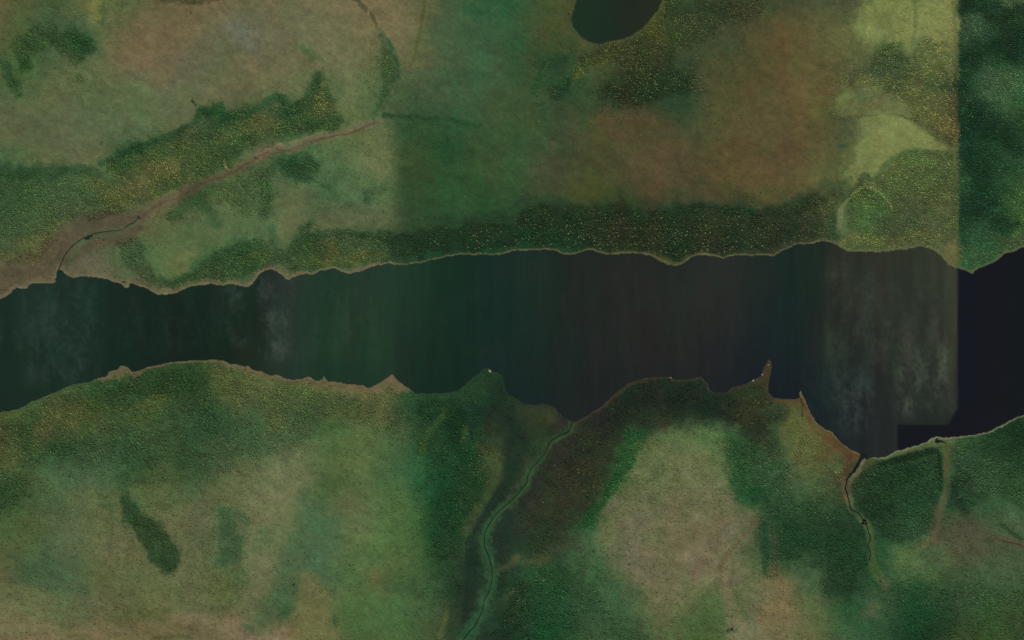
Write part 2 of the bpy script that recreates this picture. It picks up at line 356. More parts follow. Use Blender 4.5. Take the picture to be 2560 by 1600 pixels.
wood(C, [(2170,160),(2200,120),(2230,100),(2250,120),(2270,150),(2300,100),(2330,100),(2392,140),(2392,365),(2340,335),(2290,300),(2250,250),(2180,215),(2140,225),(2110,210),(2110,180),(2150,165)], None, 0, .85)
wood(C, [(1560,1086),(1650,1075),(1740,1059),(1799,1075),(1815,1139),(1830,1223),(1700,1230),(1560,1200)], '5c6c48', .5, 0)
wood(C, [(1719,1128),(1756,1139),(1800,1190),(1841,1255),(1885,1300),(1830,1371),(1799,1424),(1730,1483),(1661,1530),(1619,1488),(1566,1435),(1502,1382),(1492,1329),(1518,1250),(1576,1180),(1650,1130)], '706b50', .62, 0, 20, 18)
wood(C, [(1904,1461),(1957,1451),(1973,1541),(1985,1620),(1890,1620),(1906,1530)], '766a4c', .7, 0, 9, 10)
wood(C, [(1812,1440),(1830,1520),(1862,1560),(1870,1620),(1826,1620),(1812,1540),(1800,1460)], '70674f', .65, 0, 7, 8)
wood(C, [(1439,1054),(1523,1001),(1576,959),(1650,953),(1756,953),(1777,980),(1841,975),(1910,953),(1920,990),(1947,1033),(1931,1096),(1915,1117),(1878,1086),(1809,1065),(1756,1054),(1650,1075),(1560,1080),(1534,1160),(1481,1266),(1439,1308),(1386,1361),(1328,1398),(1312,1276),(1386,1192)], '2f3c2a', .6, .5, 28, 22)
wood(C, [(1555,1080),(1619,1080),(1597,1139),(1566,1192),(1529,1234),(1502,1276),(1455,1329),(1440,1312),(1490,1255),(1527,1181)], '27592d', .8, .85, 10, 12)
wood(C, [(2201,1160),(2248,1137),(2345,1120),(2352,1197),(2338,1276),(2326,1329),(2232,1355),(2190,1318),(2150,1266),(2132,1213),(2160,1170)], '2a4c30', .5, .95, 5, 4)
wood(C, [(2385,1120),(2440,1100),(2560,1050),(2640,1050),(2640,1280),(2480,1240),(2400,1280),(2375,1200)], None, 0, .9)
wood(C, [(2402,-20),(2600,-20),(2600,600),(2500,640),(2402,660)], None, 0, .9, 3, 2)
wood(C, [(-60,1600),(-60,1570),(90,1560),(250,1568),(430,1540),(560,1545),(620,1560),(660,1590),(740,1580),(760,1640),(-60,1640)], '73684c', .5, 0, 10, 10)
wood(C, [(790,1100),(800,1160),(770,1230),(720,1330),(700,1400),(640,1480),(620,1440),(600,1300),(640,1200),(720,1130)], '6a7053', .6, 0, 22, 14)  # pale haze band painted into the meadow colour
wood(C, [(2170,-20),(2380,-20),(2386,120),(2380,200),(2330,120),(2290,110),(2262,140),(2235,105),(2170,120),(2140,60)], '80874c', .8, 0, 16, 14)
wood(C, [(2190,300),(2270,296),(2340,350),(2375,372),(2300,376),(2240,392),(2205,420),(2185,450),(2160,440),(2140,470),(2110,480),(2120,420),(2150,350)], '838a50', .85, 0, 12, 12)
wood(C, [(2090,250),(2130,215),(2180,220),(2240,260),(2290,300),(2200,290),(2100,292)], '6c7044', .6, 0, 8, 8)
wood(C, [(2120,500),(2150,440),(2180,470),(2190,440),(2215,410),(2260,385),(2310,380),(2390,395),(2390,600),(2340,615),(2290,612),(2200,625),(2130,625),(2100,610),(2115,560)], None, 0, .85)

wood(C, [(955,92),(975,120),(1000,165),(998,210),(975,252),(940,288),(935,275),(955,235),(950,190),(948,150)], '45613c', .55, .8, 12, 9)
wood(C, [(-60,1070),(0,1045),(150,985),(300,938),(500,912),(650,940),(850,968),(985,990),(995,1080),(850,1045),(740,1120),(600,1180),(500,1190),(300,1190),(120,1160),(60,1260),(-60,1270)], None, 0, .75, 30, 25)
wood(C, [(1040,1000),(1130,1000),(1180,1060),(1225,1130),(1225,1220),(1170,1310),(1120,1400),(1060,1380),(1080,1200),(1030,1080)], None, 0, .7, 20, 16)
wood(C, [(1900,1260),(1980,1240),(2100,1290),(2160,1340),(2165,1410),(2120,1480),(2060,1500),(2040,1420),(1990,1390),(1930,1430),(1905,1380)], '274a2e', .3, .8, 16, 20)
wood(C, [(2200,1470),(2300,1450),(2400,1440),(2600,1500),(2600,1660),(2230,1660),(2210,1560)], None, 0, .75, 24, 24)
wood(C, [(1240,1560),(1290,1470),(1350,1410),(1450,1440),(1500,1500),(1560,1560),(1640,1600),(1640,1660),(1240,1660)], None, 0, .75, 20, 20)
wood(C, [(1830,1090),(1900,1110),(1960,1130),(1960,1230),(1900,1240),(1840,1240),(1815,1180)], None, 0, .8, 16, 16)
for q_ in ((360,442,88,36,-22),(410,425,40,20,0),(640,312,44,24,0),(800,262,34,26,10),(300,500,50,20,-20),(575,345,40,16,-20),(120,600,60,30,-20),(850,645,90,14,-5)):
    blob(C, *q_, '68683e', .6, .6)
# top left
blob(C, 200, 105, 42, 26, 35, '234a28', .75); blob(C, 120, 90, 50, 16, 30, '33532e', .6); blob(C, 62, 165, 14, 20, 0, '24491f', .8)
blob(C, 85, 115, 40, 18, -20, '36552f', .55); blob(C, 20, 170, 14, 34, -15, '30532f', .5); blob(C, 46, 232, 10, 8, 0, '3a5a28', .7)
blob(C, 243, 28, 12, 30, 8, '7c7a42', .8); blob(C, 256, 30, 8, 34, 5, '3c5c34', .6)
stroke(C, [(240,72),(300,82),(360,78),(400,78),(430,90)], 3, '6c5a3c', .6); blob(C, 380, 120, 60, 60, 0, '70614a', .4, .6)
blob(C, 330, 155, 50, 25, 0, '70614a', .4, .6); blob(C, 600, 78, 34, 22, 20, '6e6e62', .75, .6); blob(C, 620, 95, 16, 40, -30, '676a5c', .5, .6)  # the two greyish blobs are pale mist painted into the ground
blob(C, 760, 70, 60, 60, 0, '6a6c52', .45, .7); blob(C, 775, 132, 26, 14, 40, '48643c', .75); blob(C, 745, 118, 16, 8, 20, '54683f', .5)
blob(C, 150, 60, 60, 26, 0, '4a5c44', .4, .6)
stroke(C, [(395,-4),(440,3),(470,6),(500,4),(545,-2)], 6, '45432a', .65, .4, .9, 5); stroke(C, [(460,0),(480,10),(500,6)], 5, '403e26', .6, .4, .9, 4)
# NW band: shadow on its north edge painted in as dark strokes, then clumps
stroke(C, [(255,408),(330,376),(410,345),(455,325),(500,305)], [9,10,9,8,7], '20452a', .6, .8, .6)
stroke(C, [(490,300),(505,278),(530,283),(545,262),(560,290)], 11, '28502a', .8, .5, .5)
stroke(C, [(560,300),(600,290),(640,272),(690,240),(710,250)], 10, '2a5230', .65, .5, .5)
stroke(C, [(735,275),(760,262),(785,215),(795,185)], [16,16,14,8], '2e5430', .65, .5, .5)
blob(C, 482, 256, 3, 9, -30, '2f5030', .9); blob(C, 720, 290, 24, 20, 0, '2c5434', .6); blob(C, 835, 235, 20, 34, 10, '3c5c38', .4)
stroke(C, [(0,425),(60,432),(140,428),(210,425),(285,450)], [18,16,18,12,10], '2c4e2e', .7, .6, .5)  # painted shadow along the north edge of the west wood
blob(C, 300, 415, 26, 22, 0, '28502c', .6); blob(C, 620, 320, 22, 24, 0, '2c4f2b', .45); blob(C, 790, 310, 22, 14, 0, '264a2c', .55)
blob(C, 590, 345, 22, 14, 0, '42603a', .5); blob(C, 400, 420, 50, 20, -20, '6e6c40', .6); blob(C, 340, 470, 46, 28, -30, '666840', .6)
blob(C, 290, 500, 22, 14, 0, '5e683a', .6); blob(C, 655, 310, 42, 22, -10, '63643a', .55); blob(C, 820, 265, 26, 20, 0, '5c6438', .4)
blob(C, 270, 445, 30, 16, 0, '5a6c42', .6)
# clearings and copses between creek and lake
blob(C, 450, 610, 66, 44, 0, '56683e', .55, .5); blob(C, 445, 660, 40, 30, -40, '60683c', .8, .4); blob(C, 545, 580, 40, 40, 0, '5a6640', .5, .5)
blob(C, 330, 640, 32, 26, 0, '46653f', .7); 
stroke(C, [(400,695),(430,706),(470,692),(500,662),(560,635),(620,618)], [9,10,13,16,22,26], '2a5430', .6, .8, .7)
stroke(C, [(490,500),(520,520),(540,560)], 16, '2f542f', .55, .6); stroke(C, [(430,540),(480,500),(530,470)], [12,16,14], '3c5a32', .6)
blob(C, 720, 415, 44, 26, 10, '264e2c', .75, .5); blob(C, 665, 500, 15, 60, 5, '3c5c34', .7); blob(C, 650, 430, 14, 30, 0, '48603a', .5)
blob(C, 820, 470, 24, 10, 15, '3a5a38', .8); blob(C, 918, 494, 14, 14, 0, '34523a', .85); blob(C, 955, 475, 22, 12, -30, '3c5a34', .7)
blob(C, 867, 489, 7, 5, 0, '405a3c', .7); blob(C, 870, 440, 16, 50, -20, '4a6640', .4); blob(C, 720, 570, 24, 60, 10, '5f6846', .7, .4)
blob(C, 660, 560, 26, 30, 0, '56684a', .5); stroke(C, [(738,610),(750,580),(782,556)], [9,10,8], '34582f', .6, .8, .6)
stroke(C, [(700,640),(690,610),(680,570)], [12,10,8], '3c5c38', .6)
stroke(C, [(745,600),(800,588),(900,584),(985,592)], [12,12,14,18], '28492a', .55, .9, .6); blob(C, 830, 620, 14, 20, 0, '746a3a', .6)
blob(C, 880, 640, 60, 16, -5, '5c6a36', .45); blob(C, 650, 640, 40, 16, 0, '48602f', .4); blob(C, 930, 545, 60, 24, 0, '5c6045', .5)
blob(C, 840, 535, 50, 24, 0, '565c46', .5)
# NW creek bed and mud flats by its mouth
stroke(C, [(0,720),(40,680),(90,665),(130,640),(165,600),(210,565),(270,548),(330,552),(360,535)], [36,40,34,30,30,26,18,10,10], '554c3a', .85, .35, .3, 20)
stroke(C, [(165,650),(200,620),(250,600),(310,590),(350,570)], [10,16,22,14,8], '544b36', .75, .4)
stroke(C, [(175,665),(215,665),(270,680)], [12,22,16], '68614c', .6, .6)
stroke(C, [(355,545),(391,516),(450,488),(508,458),(582,428),(640,400),(680,378)], [12,13,15,11,9,10,11], '5e553f', .85, .4, .5, 10)
stroke(C, [(640,400),(660,380),(719,370),(780,350),(868,330),(905,318),(945,303)], [9,13,13,11,8,10,11], '6b644b', .85, .4, .5, 10)
stroke(C, [(648,386),(690,366),(760,348),(800,332)], [2.5,3,3,2], '8a7a58', .55, .5, .5); blob(C, 920, 312, 16, 8, -20, '6a6450', .7)
stroke(C, [(560,402),(566,418),(574,424)], [2,3,2], '8a8256', .8); stroke(C, [(690,372),(730,380),(760,366),(820,343),(880,334),(925,313)], 2.0, '5a4c36', .75, .5, .6)
stroke(C, [(420,505),(440,492),(460,488)], 2, '7a7050', .7); stroke(C, cdry, 2.0, '4c4028', .55, .5, .4)
stroke(C, [(160,680),(180,640),(215,603),(250,590),(300,582),(335,563)], [6,7,6,5,4,3], '48573e', .75, .5)
stroke(C, [(380,540),(400,520),(430,500)], [3,3,2], '6a5c40', .5)
blob(C, 40, 640, 50, 16, 10, '67653c', .5); blob(C, 85, 610, 34, 22, 0, '64653f', .5); blob(C, 640, 396, 6, 5, 0, '3a3a24', .8)
blob(C, 12, 700, 40, 24, 0, '5c5038', .6)
# upper creek with its green margin
stroke(C, [(870,-40),(885,-5),(905,12),(918,27)], [8,8,8,5], '47472f', .85, .4, .6); stroke(C, [(922,28),(930,45),(940,56)], 4, '7a7454', .7)
stroke(C, [(925,30),(934,50),(942,66)], [3,5,3], '4f4e35', .85, .4, .5); stroke(C, [(950,72),(958,95),(962,110)], [4,8,4], '5a6148', .7)
stroke(C, [(955,90),(968,130),(975,170),(975,210),(955,255),(930,285)], [5,9,12,13,9,7], '3c5c38', .55, .9, .9)
stroke(C, [(970,100),(985,130),(996,165),(1000,195)], [4,6,7,5], '2b5536', .8, .5); stroke(C, [(945,283),(965,254),(984,225),(988,205)], 2.2, '6d7050', .6)
blob(C, 965, 120, 5, 14, -20, '54503a', .6)
stroke(C, gul, [3,4.5,3.5,3,3,2], '54572f', .75, .5, .3); blob(C, 1075, 20, 20, 40, 0, '5e603c', .5)
blob(C, 1010, 120, 18, 60, 0, '70694a', .6, .6); blob(C, 1030, 50, 34, 40, 0, '6f694a', .55, .6)
stroke(C, gul, [3,4.5,3.5,3,3,2], '54552f', .8, .5, .4)
# middle: green plain, brown heath
stroke(C, [(960,288),(1010,292),(1080,297),(1130,300),(1195,316)], [6,6,6,6,7], '1f4528', .8, .8, .4)
blob(C, 1080, 315, 90, 16, 3, '2a5030', .6, .5); blob(C, 1050, 375, 12, 20, -20, '2a502e', .7); blob(C, 1120, 385, 26, 26, 0, '20482a', .75, .5)
blob(C, 1130, 60, 60, 50, 0, '3c5a44', .45, .7); blob(C, 1190, 30, 30, 24, 0, '24583a', .6, .7); blob(C, 1270, 10, 40, 30, 0, '265a38', .6, .7)
blob(C, 1290, 120, 26, 60, 0, '275232', .55, .7); blob(C, 1220, 160, 40, 40, 0, '3c5e4a', .4, .8); blob(C, 1100, 230, 50, 40, 0, '34523c', .5, .8)
blob(C, 1285, 430, 20, 80, 0, '27552c', .5, .8); blob(C, 1110, 470, 60, 40, 0, '26502c', .4, .8); blob(C, 1040, 400, 30, 60, 0, '3a4a28', .5, .8)
blob(C, 1390, 60, 30, 90, 0, '474e28', .55, .6); blob(C, 1330, 260, 18, 120, 0, '3f4f2b', .5, .7)
for px_, py_, rx_, ry_ in ((1600,340,90,40),(1640,420,40,60),(1700,400,60,50),(1960,110,60,30),(1900,240,90,60),(1960,180,40,40),(2060,210,40,30),(1830,380,60,60),(1540,300,70,30)):
    blob(C, px_, py_, rx_, ry_, 0, '5c4a30', .36, .8, .7)
blob(C, 1960, 90, 26, 60, 0, '5f4c2c', .4, .8); blob(C, 2000, 230, 24, 60, 0, '665a32', .5, .8); blob(C, 1790, 300, 50, 60, 0, '56502e', .5, .8)
blob(C, 1455, 480, 40, 26, -30, '474a24', .6, .6); blob(C, 1560, 330, 60, 40, 0, '4c4a2c', .4, .8)
stroke(C, [(1350,150),(1360,170),(1345,200),(1330,240)], 8, '1f4628', .5, .7); blob(C, 1380, 150, 30, 18, 0, '20422a', .6)
stroke(C, [(1372,155),(1362,172),(1356,185)], 1.6, '56643c', .6); blob(C, 1400, 210, 28, 40, 0, '28462a', .6); blob(C, 1410, 235, 30, 12, -35, '22402a', .6)
stroke(C, [(1470,100),(1452,120),(1445,140),(1450,165)], 4, '54502f', .5); stroke(C, [(1440,100),(1480,113),(1520,112),(1560,104)], 5, '4a5030', .5)
blob(C, 1640, 45, 12, 38, 25, '5e6428', .8); blob(C, 1600, 90, 22, 12, -30, '4c552c', .6); blob(C, 1585, 70, 22, 5, -38, '4c5a48', .7)
blob(C, 1500, 155, 28, 12, -10, '545c28', .6); blob(C, 1442, 182, 12, 18, 0, '565e26', .6); blob(C, 1545, 180, 50, 26, 0, '444b28', .5, .6)
blob(C, 1590, 215, 60, 36, 0, '2c3a24', .75, .5); blob(C, 1710, 200, 30, 40, 0, '2b3f28', .75, .5); blob(C, 1535, 245, 40, 20, 0, '293c26', .7)
blob(C, 1620, 110, 40, 20, 0, '33402a', .5); blob(C, 1700, 55, 60, 30, 0, '38452c', .4)
# dark wood belt above the north shore
stroke(C, [(990,620),(1060,600),(1150,575),(1240,560),(1320,545),(1420,530),(1520,530),(1600,545),(1700,535),(1800,525),(1900,535),(2000,510),(2060,480),(2110,470)],
       [24,28,30,26,22,24,24,20,22,16,16,22,26,22], '22392700'[:6], .55, .5, .5, 22)
stroke(C, [(1690,515),(1740,513),(1800,518),(1880,528)], 8, '25382a', .6, .6); stroke(C, [(1300,500),(1350,500),(1420,512)], 14, '26402a', .5, .7)
stroke(C, [(1540,590),(1560,560),(1550,540)], 16, '38322a', .45, .6); blob(C, 1640, 610, 22, 40, 0, '3a3828', .5, .7); blob(C, 1760, 590, 40, 40, 0, '33382600'[:6], .4, .7)
blob(C, 1830, 600, 26, 26, 0, '24342a', .6, .6); blob(C, 1960, 580, 30, 30, 0, '26382a', .6, .6); blob(C, 2000, 560, 24, 40, 0, '2a3a2c', .5, .6)
blob(C, 1900, 585, 26, 40, 0, '30362c', .5, .7); blob(C, 2085, 575, 18, 30, 0, '2c4a30', .6); stroke(C, [(1590,635),(1650,640),(1690,658),(1730,640)], 6, '52482a', .5)
# right: bright meadow, ring wood
blob(C, 2210, 190, 0.1+60, 60, 30, '3f4f36', .55, .5); blob(C, 2235, 110, 14, 12, 0, '3a6440', .5); blob(C, 2225, 130, 34, 26, 20, '465c38', .5)
blob(C, 2260, 170, 46, 30, 30, '48593a', .6); blob(C, 2345, 215, 30, 24, 0, '405a38', .6); blob(C, 2165, 205, 46, 18, 0, '7c8048', .6)
blob(C, 2125, 190, 12, 22, 0, '4a5238', .6); blob(C, 2310, 110, 22, 24, 0, '5f7040', .5); blob(C, 2370, 150, 22, 50, 0, '5c603c', .5)
blob(C, 2220, 60, 60, 50, 0, '727c46', .5, .6); blob(C, 2330, 60, 50, 60, 0, '747b46', .5, .6); stroke(C, [(2285,0),(2288,60),(2282,100)], 5, '5a6a3a', .5)
blob(C, 2110, 245, 26, 12, -50, '6f7844', .7); blob(C, 2180, 265, 70, 20, 0, '62643c', .6); blob(C, 2255, 265, 26, 30, 0, '707a48', .5)
stroke(C, [(2075,285),(2110,298),(2160,290),(2220,286),(2270,296),(2300,310),(2340,340),(2375,362)], [8,7,3,3,3,6,9,8], '4a5234', .75, .5)
blob(C, 2140, 320, 60, 20, 0, '50543a', .5); blob(C, 2230, 330, 70, 40, 10, '757d48', .8, .4); blob(C, 2180, 400, 50, 60, 20, '727a46', .7, .5)
blob(C, 2080, 440, 60, 50, 0, '5c5c34', .4, .6); blob(C, 2110, 368, 13, 9, -40, '34543e', .85); blob(C, 2300, 350, 50, 14, 25, '727c4400'[:6], .6)
blob(C, 2350, 310, 40, 34, 40, '70663c', .65); blob(C, 2340, 330, 50, 8, 35, '505838', .6); blob(C, 2300, 440, 90, 60, 0, '55683a', .6, .4)
stroke(C, [(2190,440),(2215,410),(2260,385),(2310,382),(2370,385)], 8, '4c6238', .7); blob(C, 2290, 408, 30, 12, 0, '5c7a3e', .6)
blob(C, 2265, 560, 90, 60, 20, '566040', .5, .5); blob(C, 2165, 540, 46, 56, 0, '4c6c3c', .75, .4); blob(C, 2220, 570, 20, 18, 0, '464c38', .6)
blob(C, 2270, 560, 22, 20, 0, '3e5236', .5); stroke(C, [(2095,530),(2110,500),(2140,468),(2160,440),(2175,450)], [5,5,7,9,6], '3a5030', .7)
stroke(C, [(2100,565),(2100,530),(2112,505)], [7,7,4], '6a6c4a', .8, .4); stroke(C, [(2115,505),(2150,470),(2190,475),(2215,500),(2230,520)], 3, '7c8450', .6)
stroke(C, [(2110,610),(2130,590),(2180,600),(2230,605)], 9, '6a6838', .55); stroke(C, [(2250,610),(2300,590),(2350,600)], 14, '64683c', .5)
blob(C, 2380, 640, 22, 30, 30, '6e5c34', .6); blob(C, 2330, 510, 50, 20, 20, '686440', .4); blob(C, 2380, 560, 14, 80, 0, '5e6640', .5)
stroke(C, [(2380,0),(2386,60),(2388,200),(2390,300)], 4, '60582f', .35)
# east tile: dense dark conifers
for px_, py_, rx_, ry_, r_ in ((2410,18,16,24,0),(2470,10,40,14,20),(2540,60,60,40,0),(2500,110,50,26,-20),(2430,145,30,34,0),(2440,270,34,40,-20),(2470,310,50,26,30),(2420,380,16,30,0),
                               (2450,420,30,24,0),(2430,520,30,40,0),(2500,560,34,30,0),(2530,130,40,26,0),(2400,240,10,60,0)):
    blob(C, px_, py_, rx_, ry_, r_, '183424', .6, .5)
for px_, py_, rx_, ry_ in ((2440,60,34,34),(2490,200,50,34),(2450,240,40,20),(2545,10,34,16),(2540,210,34,30)):
    blob(C, px_, py_, rx_, ry_, 0, '4c6850', .65, .7)
stroke(C, [(2400,210),(2440,270),(2480,320),(2540,370),(2580,380)], [16,20,22,20,16], '1b3626', .55, .7, .8)
stroke(C, [(2405,380),(2440,440),(2470,520),(2520,570)], [12,18,24,20], '1d3c2a', .55, .7, .8)
stroke(C, [(2400,10),(2440,20),(2500,50),(2530,25),(2570,20)], [14,8,8,12,14], '1b3224', .6, .7, .8)
blob(C, 2550, 200, 40, 34, 0, '4a7040', .4, .7); blob(C, 2545, 500, 30, 50, 0, '4a6c36', .5, .6); blob(C, 2470, 640, 60, 18, -15, '4c6c40', .5)
blob(C, 2520, 600, 40, 18, 0, '58603c', .5); blob(C, 2530, 560, 14, 8, 0, '20402c', .6)
# south shore, west part
stroke(C, [(0,1045),(60,1030),(140,988),(230,965)], [5,6,6,5], '54683a', .5); blob(C, 300, 985, 60, 34, 0, '2c5030', .6, .5); blob(C, 420, 945, 80, 30, -5, '284c2a', .65, .5)
blob(C, 180, 1040, 60, 26, -10, '5c6438', .6); blob(C, 110, 1080, 26, 34, 20, '64643c', .6); blob(C, 380, 1010, 50, 14, -25, '5a6a3a', .6)
blob(C, 560, 960, 30, 40, 0, '5c643a', .5); blob(C, 620, 1000, 70, 40, 0, '5a663e', .5); blob(C, 690, 1060, 24, 40, 20, '60623a', .5)
blob(C, 510, 1040, 50, 40, 0, '2c5034', .5, .6); blob(C, 220, 1110, 90, 14, 0, '2c5030', .45); blob(C, 30, 1130, 20, 40, 0, '5c623c', .5)
blob(C, 730, 1040, 26, 20, 0, '43603f', .4); blob(C, 860, 960, 80, 16, 4, '6c6e44', .6); blob(C, 955, 1010, 20, 40, 0, '646a40', .6)
blob(C, 830, 1010, 80, 20, 0, '42623a', .5); blob(C, 705, 1170, 60, 40, -40, '6a7254', .45, .7); blob(C, 620, 1180, 60, 30, 0, '62694c', .5, .7)
blob(C, 250, 1180, 40, 20, 0, '4c6c4a', .4); blob(C, 820, 1180, 40, 60, 0, '48643a', .4); blob(C, 900, 1150, 40, 60, 0, '56663c', .35)
# the dark copses in the south-west meadow
wood(C, [(300,1238),(322,1232),(345,1262),(395,1310),(435,1355),(450,1390),(440,1425),(410,1428),(380,1400),(350,1350),(315,1300),(296,1265)], '2c4f2f', .82, .9, 10, 5)
stroke(C, [(548,1270),(600,1290),(620,1305)], [12,12,8], '3c5e40', .7, .5); stroke(C, [(560,1300),(570,1340),(580,1370),(560,1400)], [20,24,30,22], '34573800'[:6], .75, .5)
blob(C, 600, 1440, 26, 26, 0, '3f6040', .5); blob(C, 540, 1480, 40, 24, 0, '566838', .4); blob(C, 270, 1260, 24, 12, 30, '3c5c38', .5)
blob(C, 330, 1200, 60, 14, 0, '345432', .5); blob(C, 40, 1230, 50, 30, 0, '30502e', .6, .6); blob(C, 120, 1430, 70, 26, 0, '435f42', .5, .6)
blob(C, 150, 1370, 60, 26, -20, '50644a', .4, .7); blob(C, 60, 1550, 70, 50, 0, '6c6e4c', .5, .6); blob(C, 210, 1500, 16, 50, 5, '4a6244', .5)
stroke(C, [(440,1545),(500,1548),(560,1560),(610,1575)], [10,14,20,16], '776a50', .7, .5); blob(C, 465, 1570, 30, 8, 10, '5a4e32', .6)
blob(C, 622, 1575, 14, 12, 30, '3a5a3e', .85); blob(C, 670, 1592, 60, 14, -5, '7d725c', .8, .5); blob(C, 740, 1585, 20, 14, 0, '80684a', .7)
stroke(C, [(380,1596),(430,1590),(480,1594)], 5, '4c5230', .6); blob(C, 195, 1594, 22, 10, 0, '4c5434', .7); blob(C, 90, 1598, 140, 7, 0, '7c6b4c', .6)
stroke(C, [(0,1470),(60,1480),(130,1500)], 14, '666c48', .5)
# dark diagonal streak and tan fan in the south-middle meadow
stroke(C, [(770,1210),(745,1280),(735,1360),(720,1440),(690,1500),(655,1560)], [12,20,26,26,26,24], '45613f', .62, .9, .35, 30)
blob(C, 690, 1280, 40, 70, 15, '6c7250', .6, .5); blob(C, 670, 1340, 26, 26, 0, '4c6c4c', .5); blob(C, 660, 1440, 30, 50, 0, '68694c', .5, .6)
stroke(C, [(722,1400),(700,1470),(660,1550)], [10,14,12], '40603c', .4, .9, .4)
stroke(C, [(775,1455),(780,1500),(790,1560),(800,1600)], [26,44,60,64], '67683f00'[:6], .75, .25, .25, 12)
blob(C, 708, 1530, 12, 24, 20, '35583500'[:6], .8); blob(C, 840, 1555, 10, 18, -25, '35563400'[:6], .8); blob(C, 735, 1463, 3, 3, 0, '2f4c2c', .9)
blob(C, 870, 1590, 16, 14, 0, '44583a', .6); blob(C, 940, 1440, 10, 14, 0, '6a6838', .5); blob(C, 850, 1270, 50, 30, 0, '5e6246', .35, .8)
blob(C, 1000, 1260, 40, 40, 0, '4c6634', .4, .8); blob(C, 900, 1540, 60, 40, 0, '4a6c38', .4, .8); blob(C, 1020, 1460, 60, 30, 0, '38583400'[:6], .5)
# brook valley
stroke(C, [(1225,950),(1250,985),(1270,1020),(1290,1060)], [14,18,24,22], '1f3028', .5, .6)
stroke(C, [(1290,1060),(1290,1120),(1275,1180),(1255,1230),(1215,1290),(1185,1360),(1180,1440),(1175,1500),(1165,1560)], [26,30,22,18,18,18,18,16,14], '1d2e28', .8, .5, .2, 30)
stroke(C, [(1345,1190),(1300,1260),(1262,1310),(1250,1370),(1255,1440),(1245,1500)], [14,14,12,10,10,10], '22302b', .7, .6, .2)
stroke(C, [(1400,1120),(1370,1170),(1330,1230)], 18, '2a2d26', .5, .8); blob(C, 1340, 1050, 34, 40, 0, '2f3d26', .7, .5); blob(C, 1372, 1045, 16, 26, 30, '38471f', .6)
blob(C, 1345, 1110, 24, 34, 10, '2c4226', .6, .5); stroke(C, bro, [7,10,10,13,12,15,11,14,13,16,12,16,18], '2d4b2d', .8, .5, .9, 9); stroke(C, bro[::3]+3, [2,3,2,4,2,3,2,4,2], '3c5a30', .5, .6, .9, 6)
stroke(C, [(1262,1262),(1214,1327),(1211,1364),(1226,1410),(1227,1465),(1211,1499),(1195,1545),(1160,1600)], [7,12,9,13,14,12,15,18], '2d5236', .6, .6, .9, 10); blob(C, 1175, 1580, 18, 18, 0, '20503a', .7); blob(C, 1222, 1395, 10, 12, 0, '1f4e3a', .6)
stroke(C, [(1190,1110),(1230,1140),(1240,1180),(1222,1230),(1190,1280),(1165,1330)], [8,16,16,12,12,12], '4a5230', .5, .6)
blob(C, 1110, 1030, 10, 16, 30, '56683a', .5); stroke(C, [(1110,1045),(1075,1080),(1055,1130)], 7, '4c6232', .45, .6); blob(C, 1160, 1080, 8, 22, 0, '5c6636', .5)
blob(C, 1140, 1060, 20, 40, 0, '173822', .6); blob(C, 1120, 1280, 40, 50, 0, '184428', .6, .6); blob(C, 1190, 985, 40, 14, -30, '2c442a', .6)
blob(C, 1110, 1350, 30, 20, -30, '26462c', .6); blob(C, 1110, 1390, 20, 6, -10, '1c3c26', .6); stroke(C, [(1100,1590),(1110,1560),(1118,1520)], 5, '56602f', .5)
blob(C, 1290, 1395, 16, 10, -35, '55592a', .6); blob(C, 1262, 1420, 16, 10, -30, '605c30', .5); blob(C, 1270, 1490, 28, 8, -30, '50582a', .6)
blob(C, 1300, 1460, 30, 24, 0, '20382a', .6); blob(C, 1345, 1400, 30, 14, 0, '5a5430', .5); blob(C, 1250, 1540, 30, 50, 0, '24402c', .5)
# dark heath by the south shore, bright green rim, tan meadow
stroke(C, [(1460,1120),(1500,1060),(1560,1010),(1620,985),(1700,990),(1780,1000),(1830,1030)], [26,30,36,36,34,34,26], '1f2c2700'[:6], .7, .5, .3)
blob(C, 1420, 1170, 60, 50, 0, '2e3226', .5, .7); blob(C, 1470, 1090, 22, 30, 0, '3c4028', .5); blob(C, 1450, 1230, 70, 30, -45, '36382600'[:6], .5)
blob(C, 1380, 1260, 40, 30, 0, '3c3a2a', .4, .7); blob(C, 1860, 1030, 40, 36, 0, '3e3e26', .6, .6); blob(C, 1890, 1070, 34, 24, 0, '26302a', .6)
blob(C, 1660, 1070, 20, 10, 0, '4a3c28', .4)

blob(C, 1620, 1130, 40, 26, 0, '5c6a3e', .6, .5); blob(C, 1770, 1090, 70, 26, 0, '527240', .6, .5); blob(C, 1740, 1150, 90, 50, 0, '6e7048', .55, .6)
blob(C, 1650, 1180, 50, 50, 0, '586c48', .4, .8); stroke(C, [(1830,1100),(1850,1160),(1850,1220),(1880,1240)], [18,22,26,26], '28583200'[:6], .65, .5, .5)
blob(C, 1880, 1240, 36, 16, -10, '1f4a2c', .6); blob(C, 1900, 1180, 40, 30, 0, '35603c', .4)
stroke(C, [(1910,1310),(1914,1370),(1912,1430)], [8,12,6], '1f4a2e', .75, .5); blob(C, 1590, 1330, 26, 60, 10, '6c6a58', .4, .8)
blob(C, 1600, 1390, 30, 24, 0, '726450', .55, .7); blob(C, 1770, 1370, 60, 30, -25, '756650', .5, .7); blob(C, 1700, 1330, 90, 60, 0, '6c6446', .5, .8)
for q_ in range(60):
    a_ = rng.uniform(-1, 1); x_ = rng.uniform(1530, 1860); y_ = rng.uniform(1160, 1500)
    blob(C, x_, y_, rng.uniform(6, 34), rng.uniform(3, 12), -42+20*a_, ['7a735a', '5c6544', '566042', '7d7464', '746254'][q_ % 5], .38, .6, .8, 7)
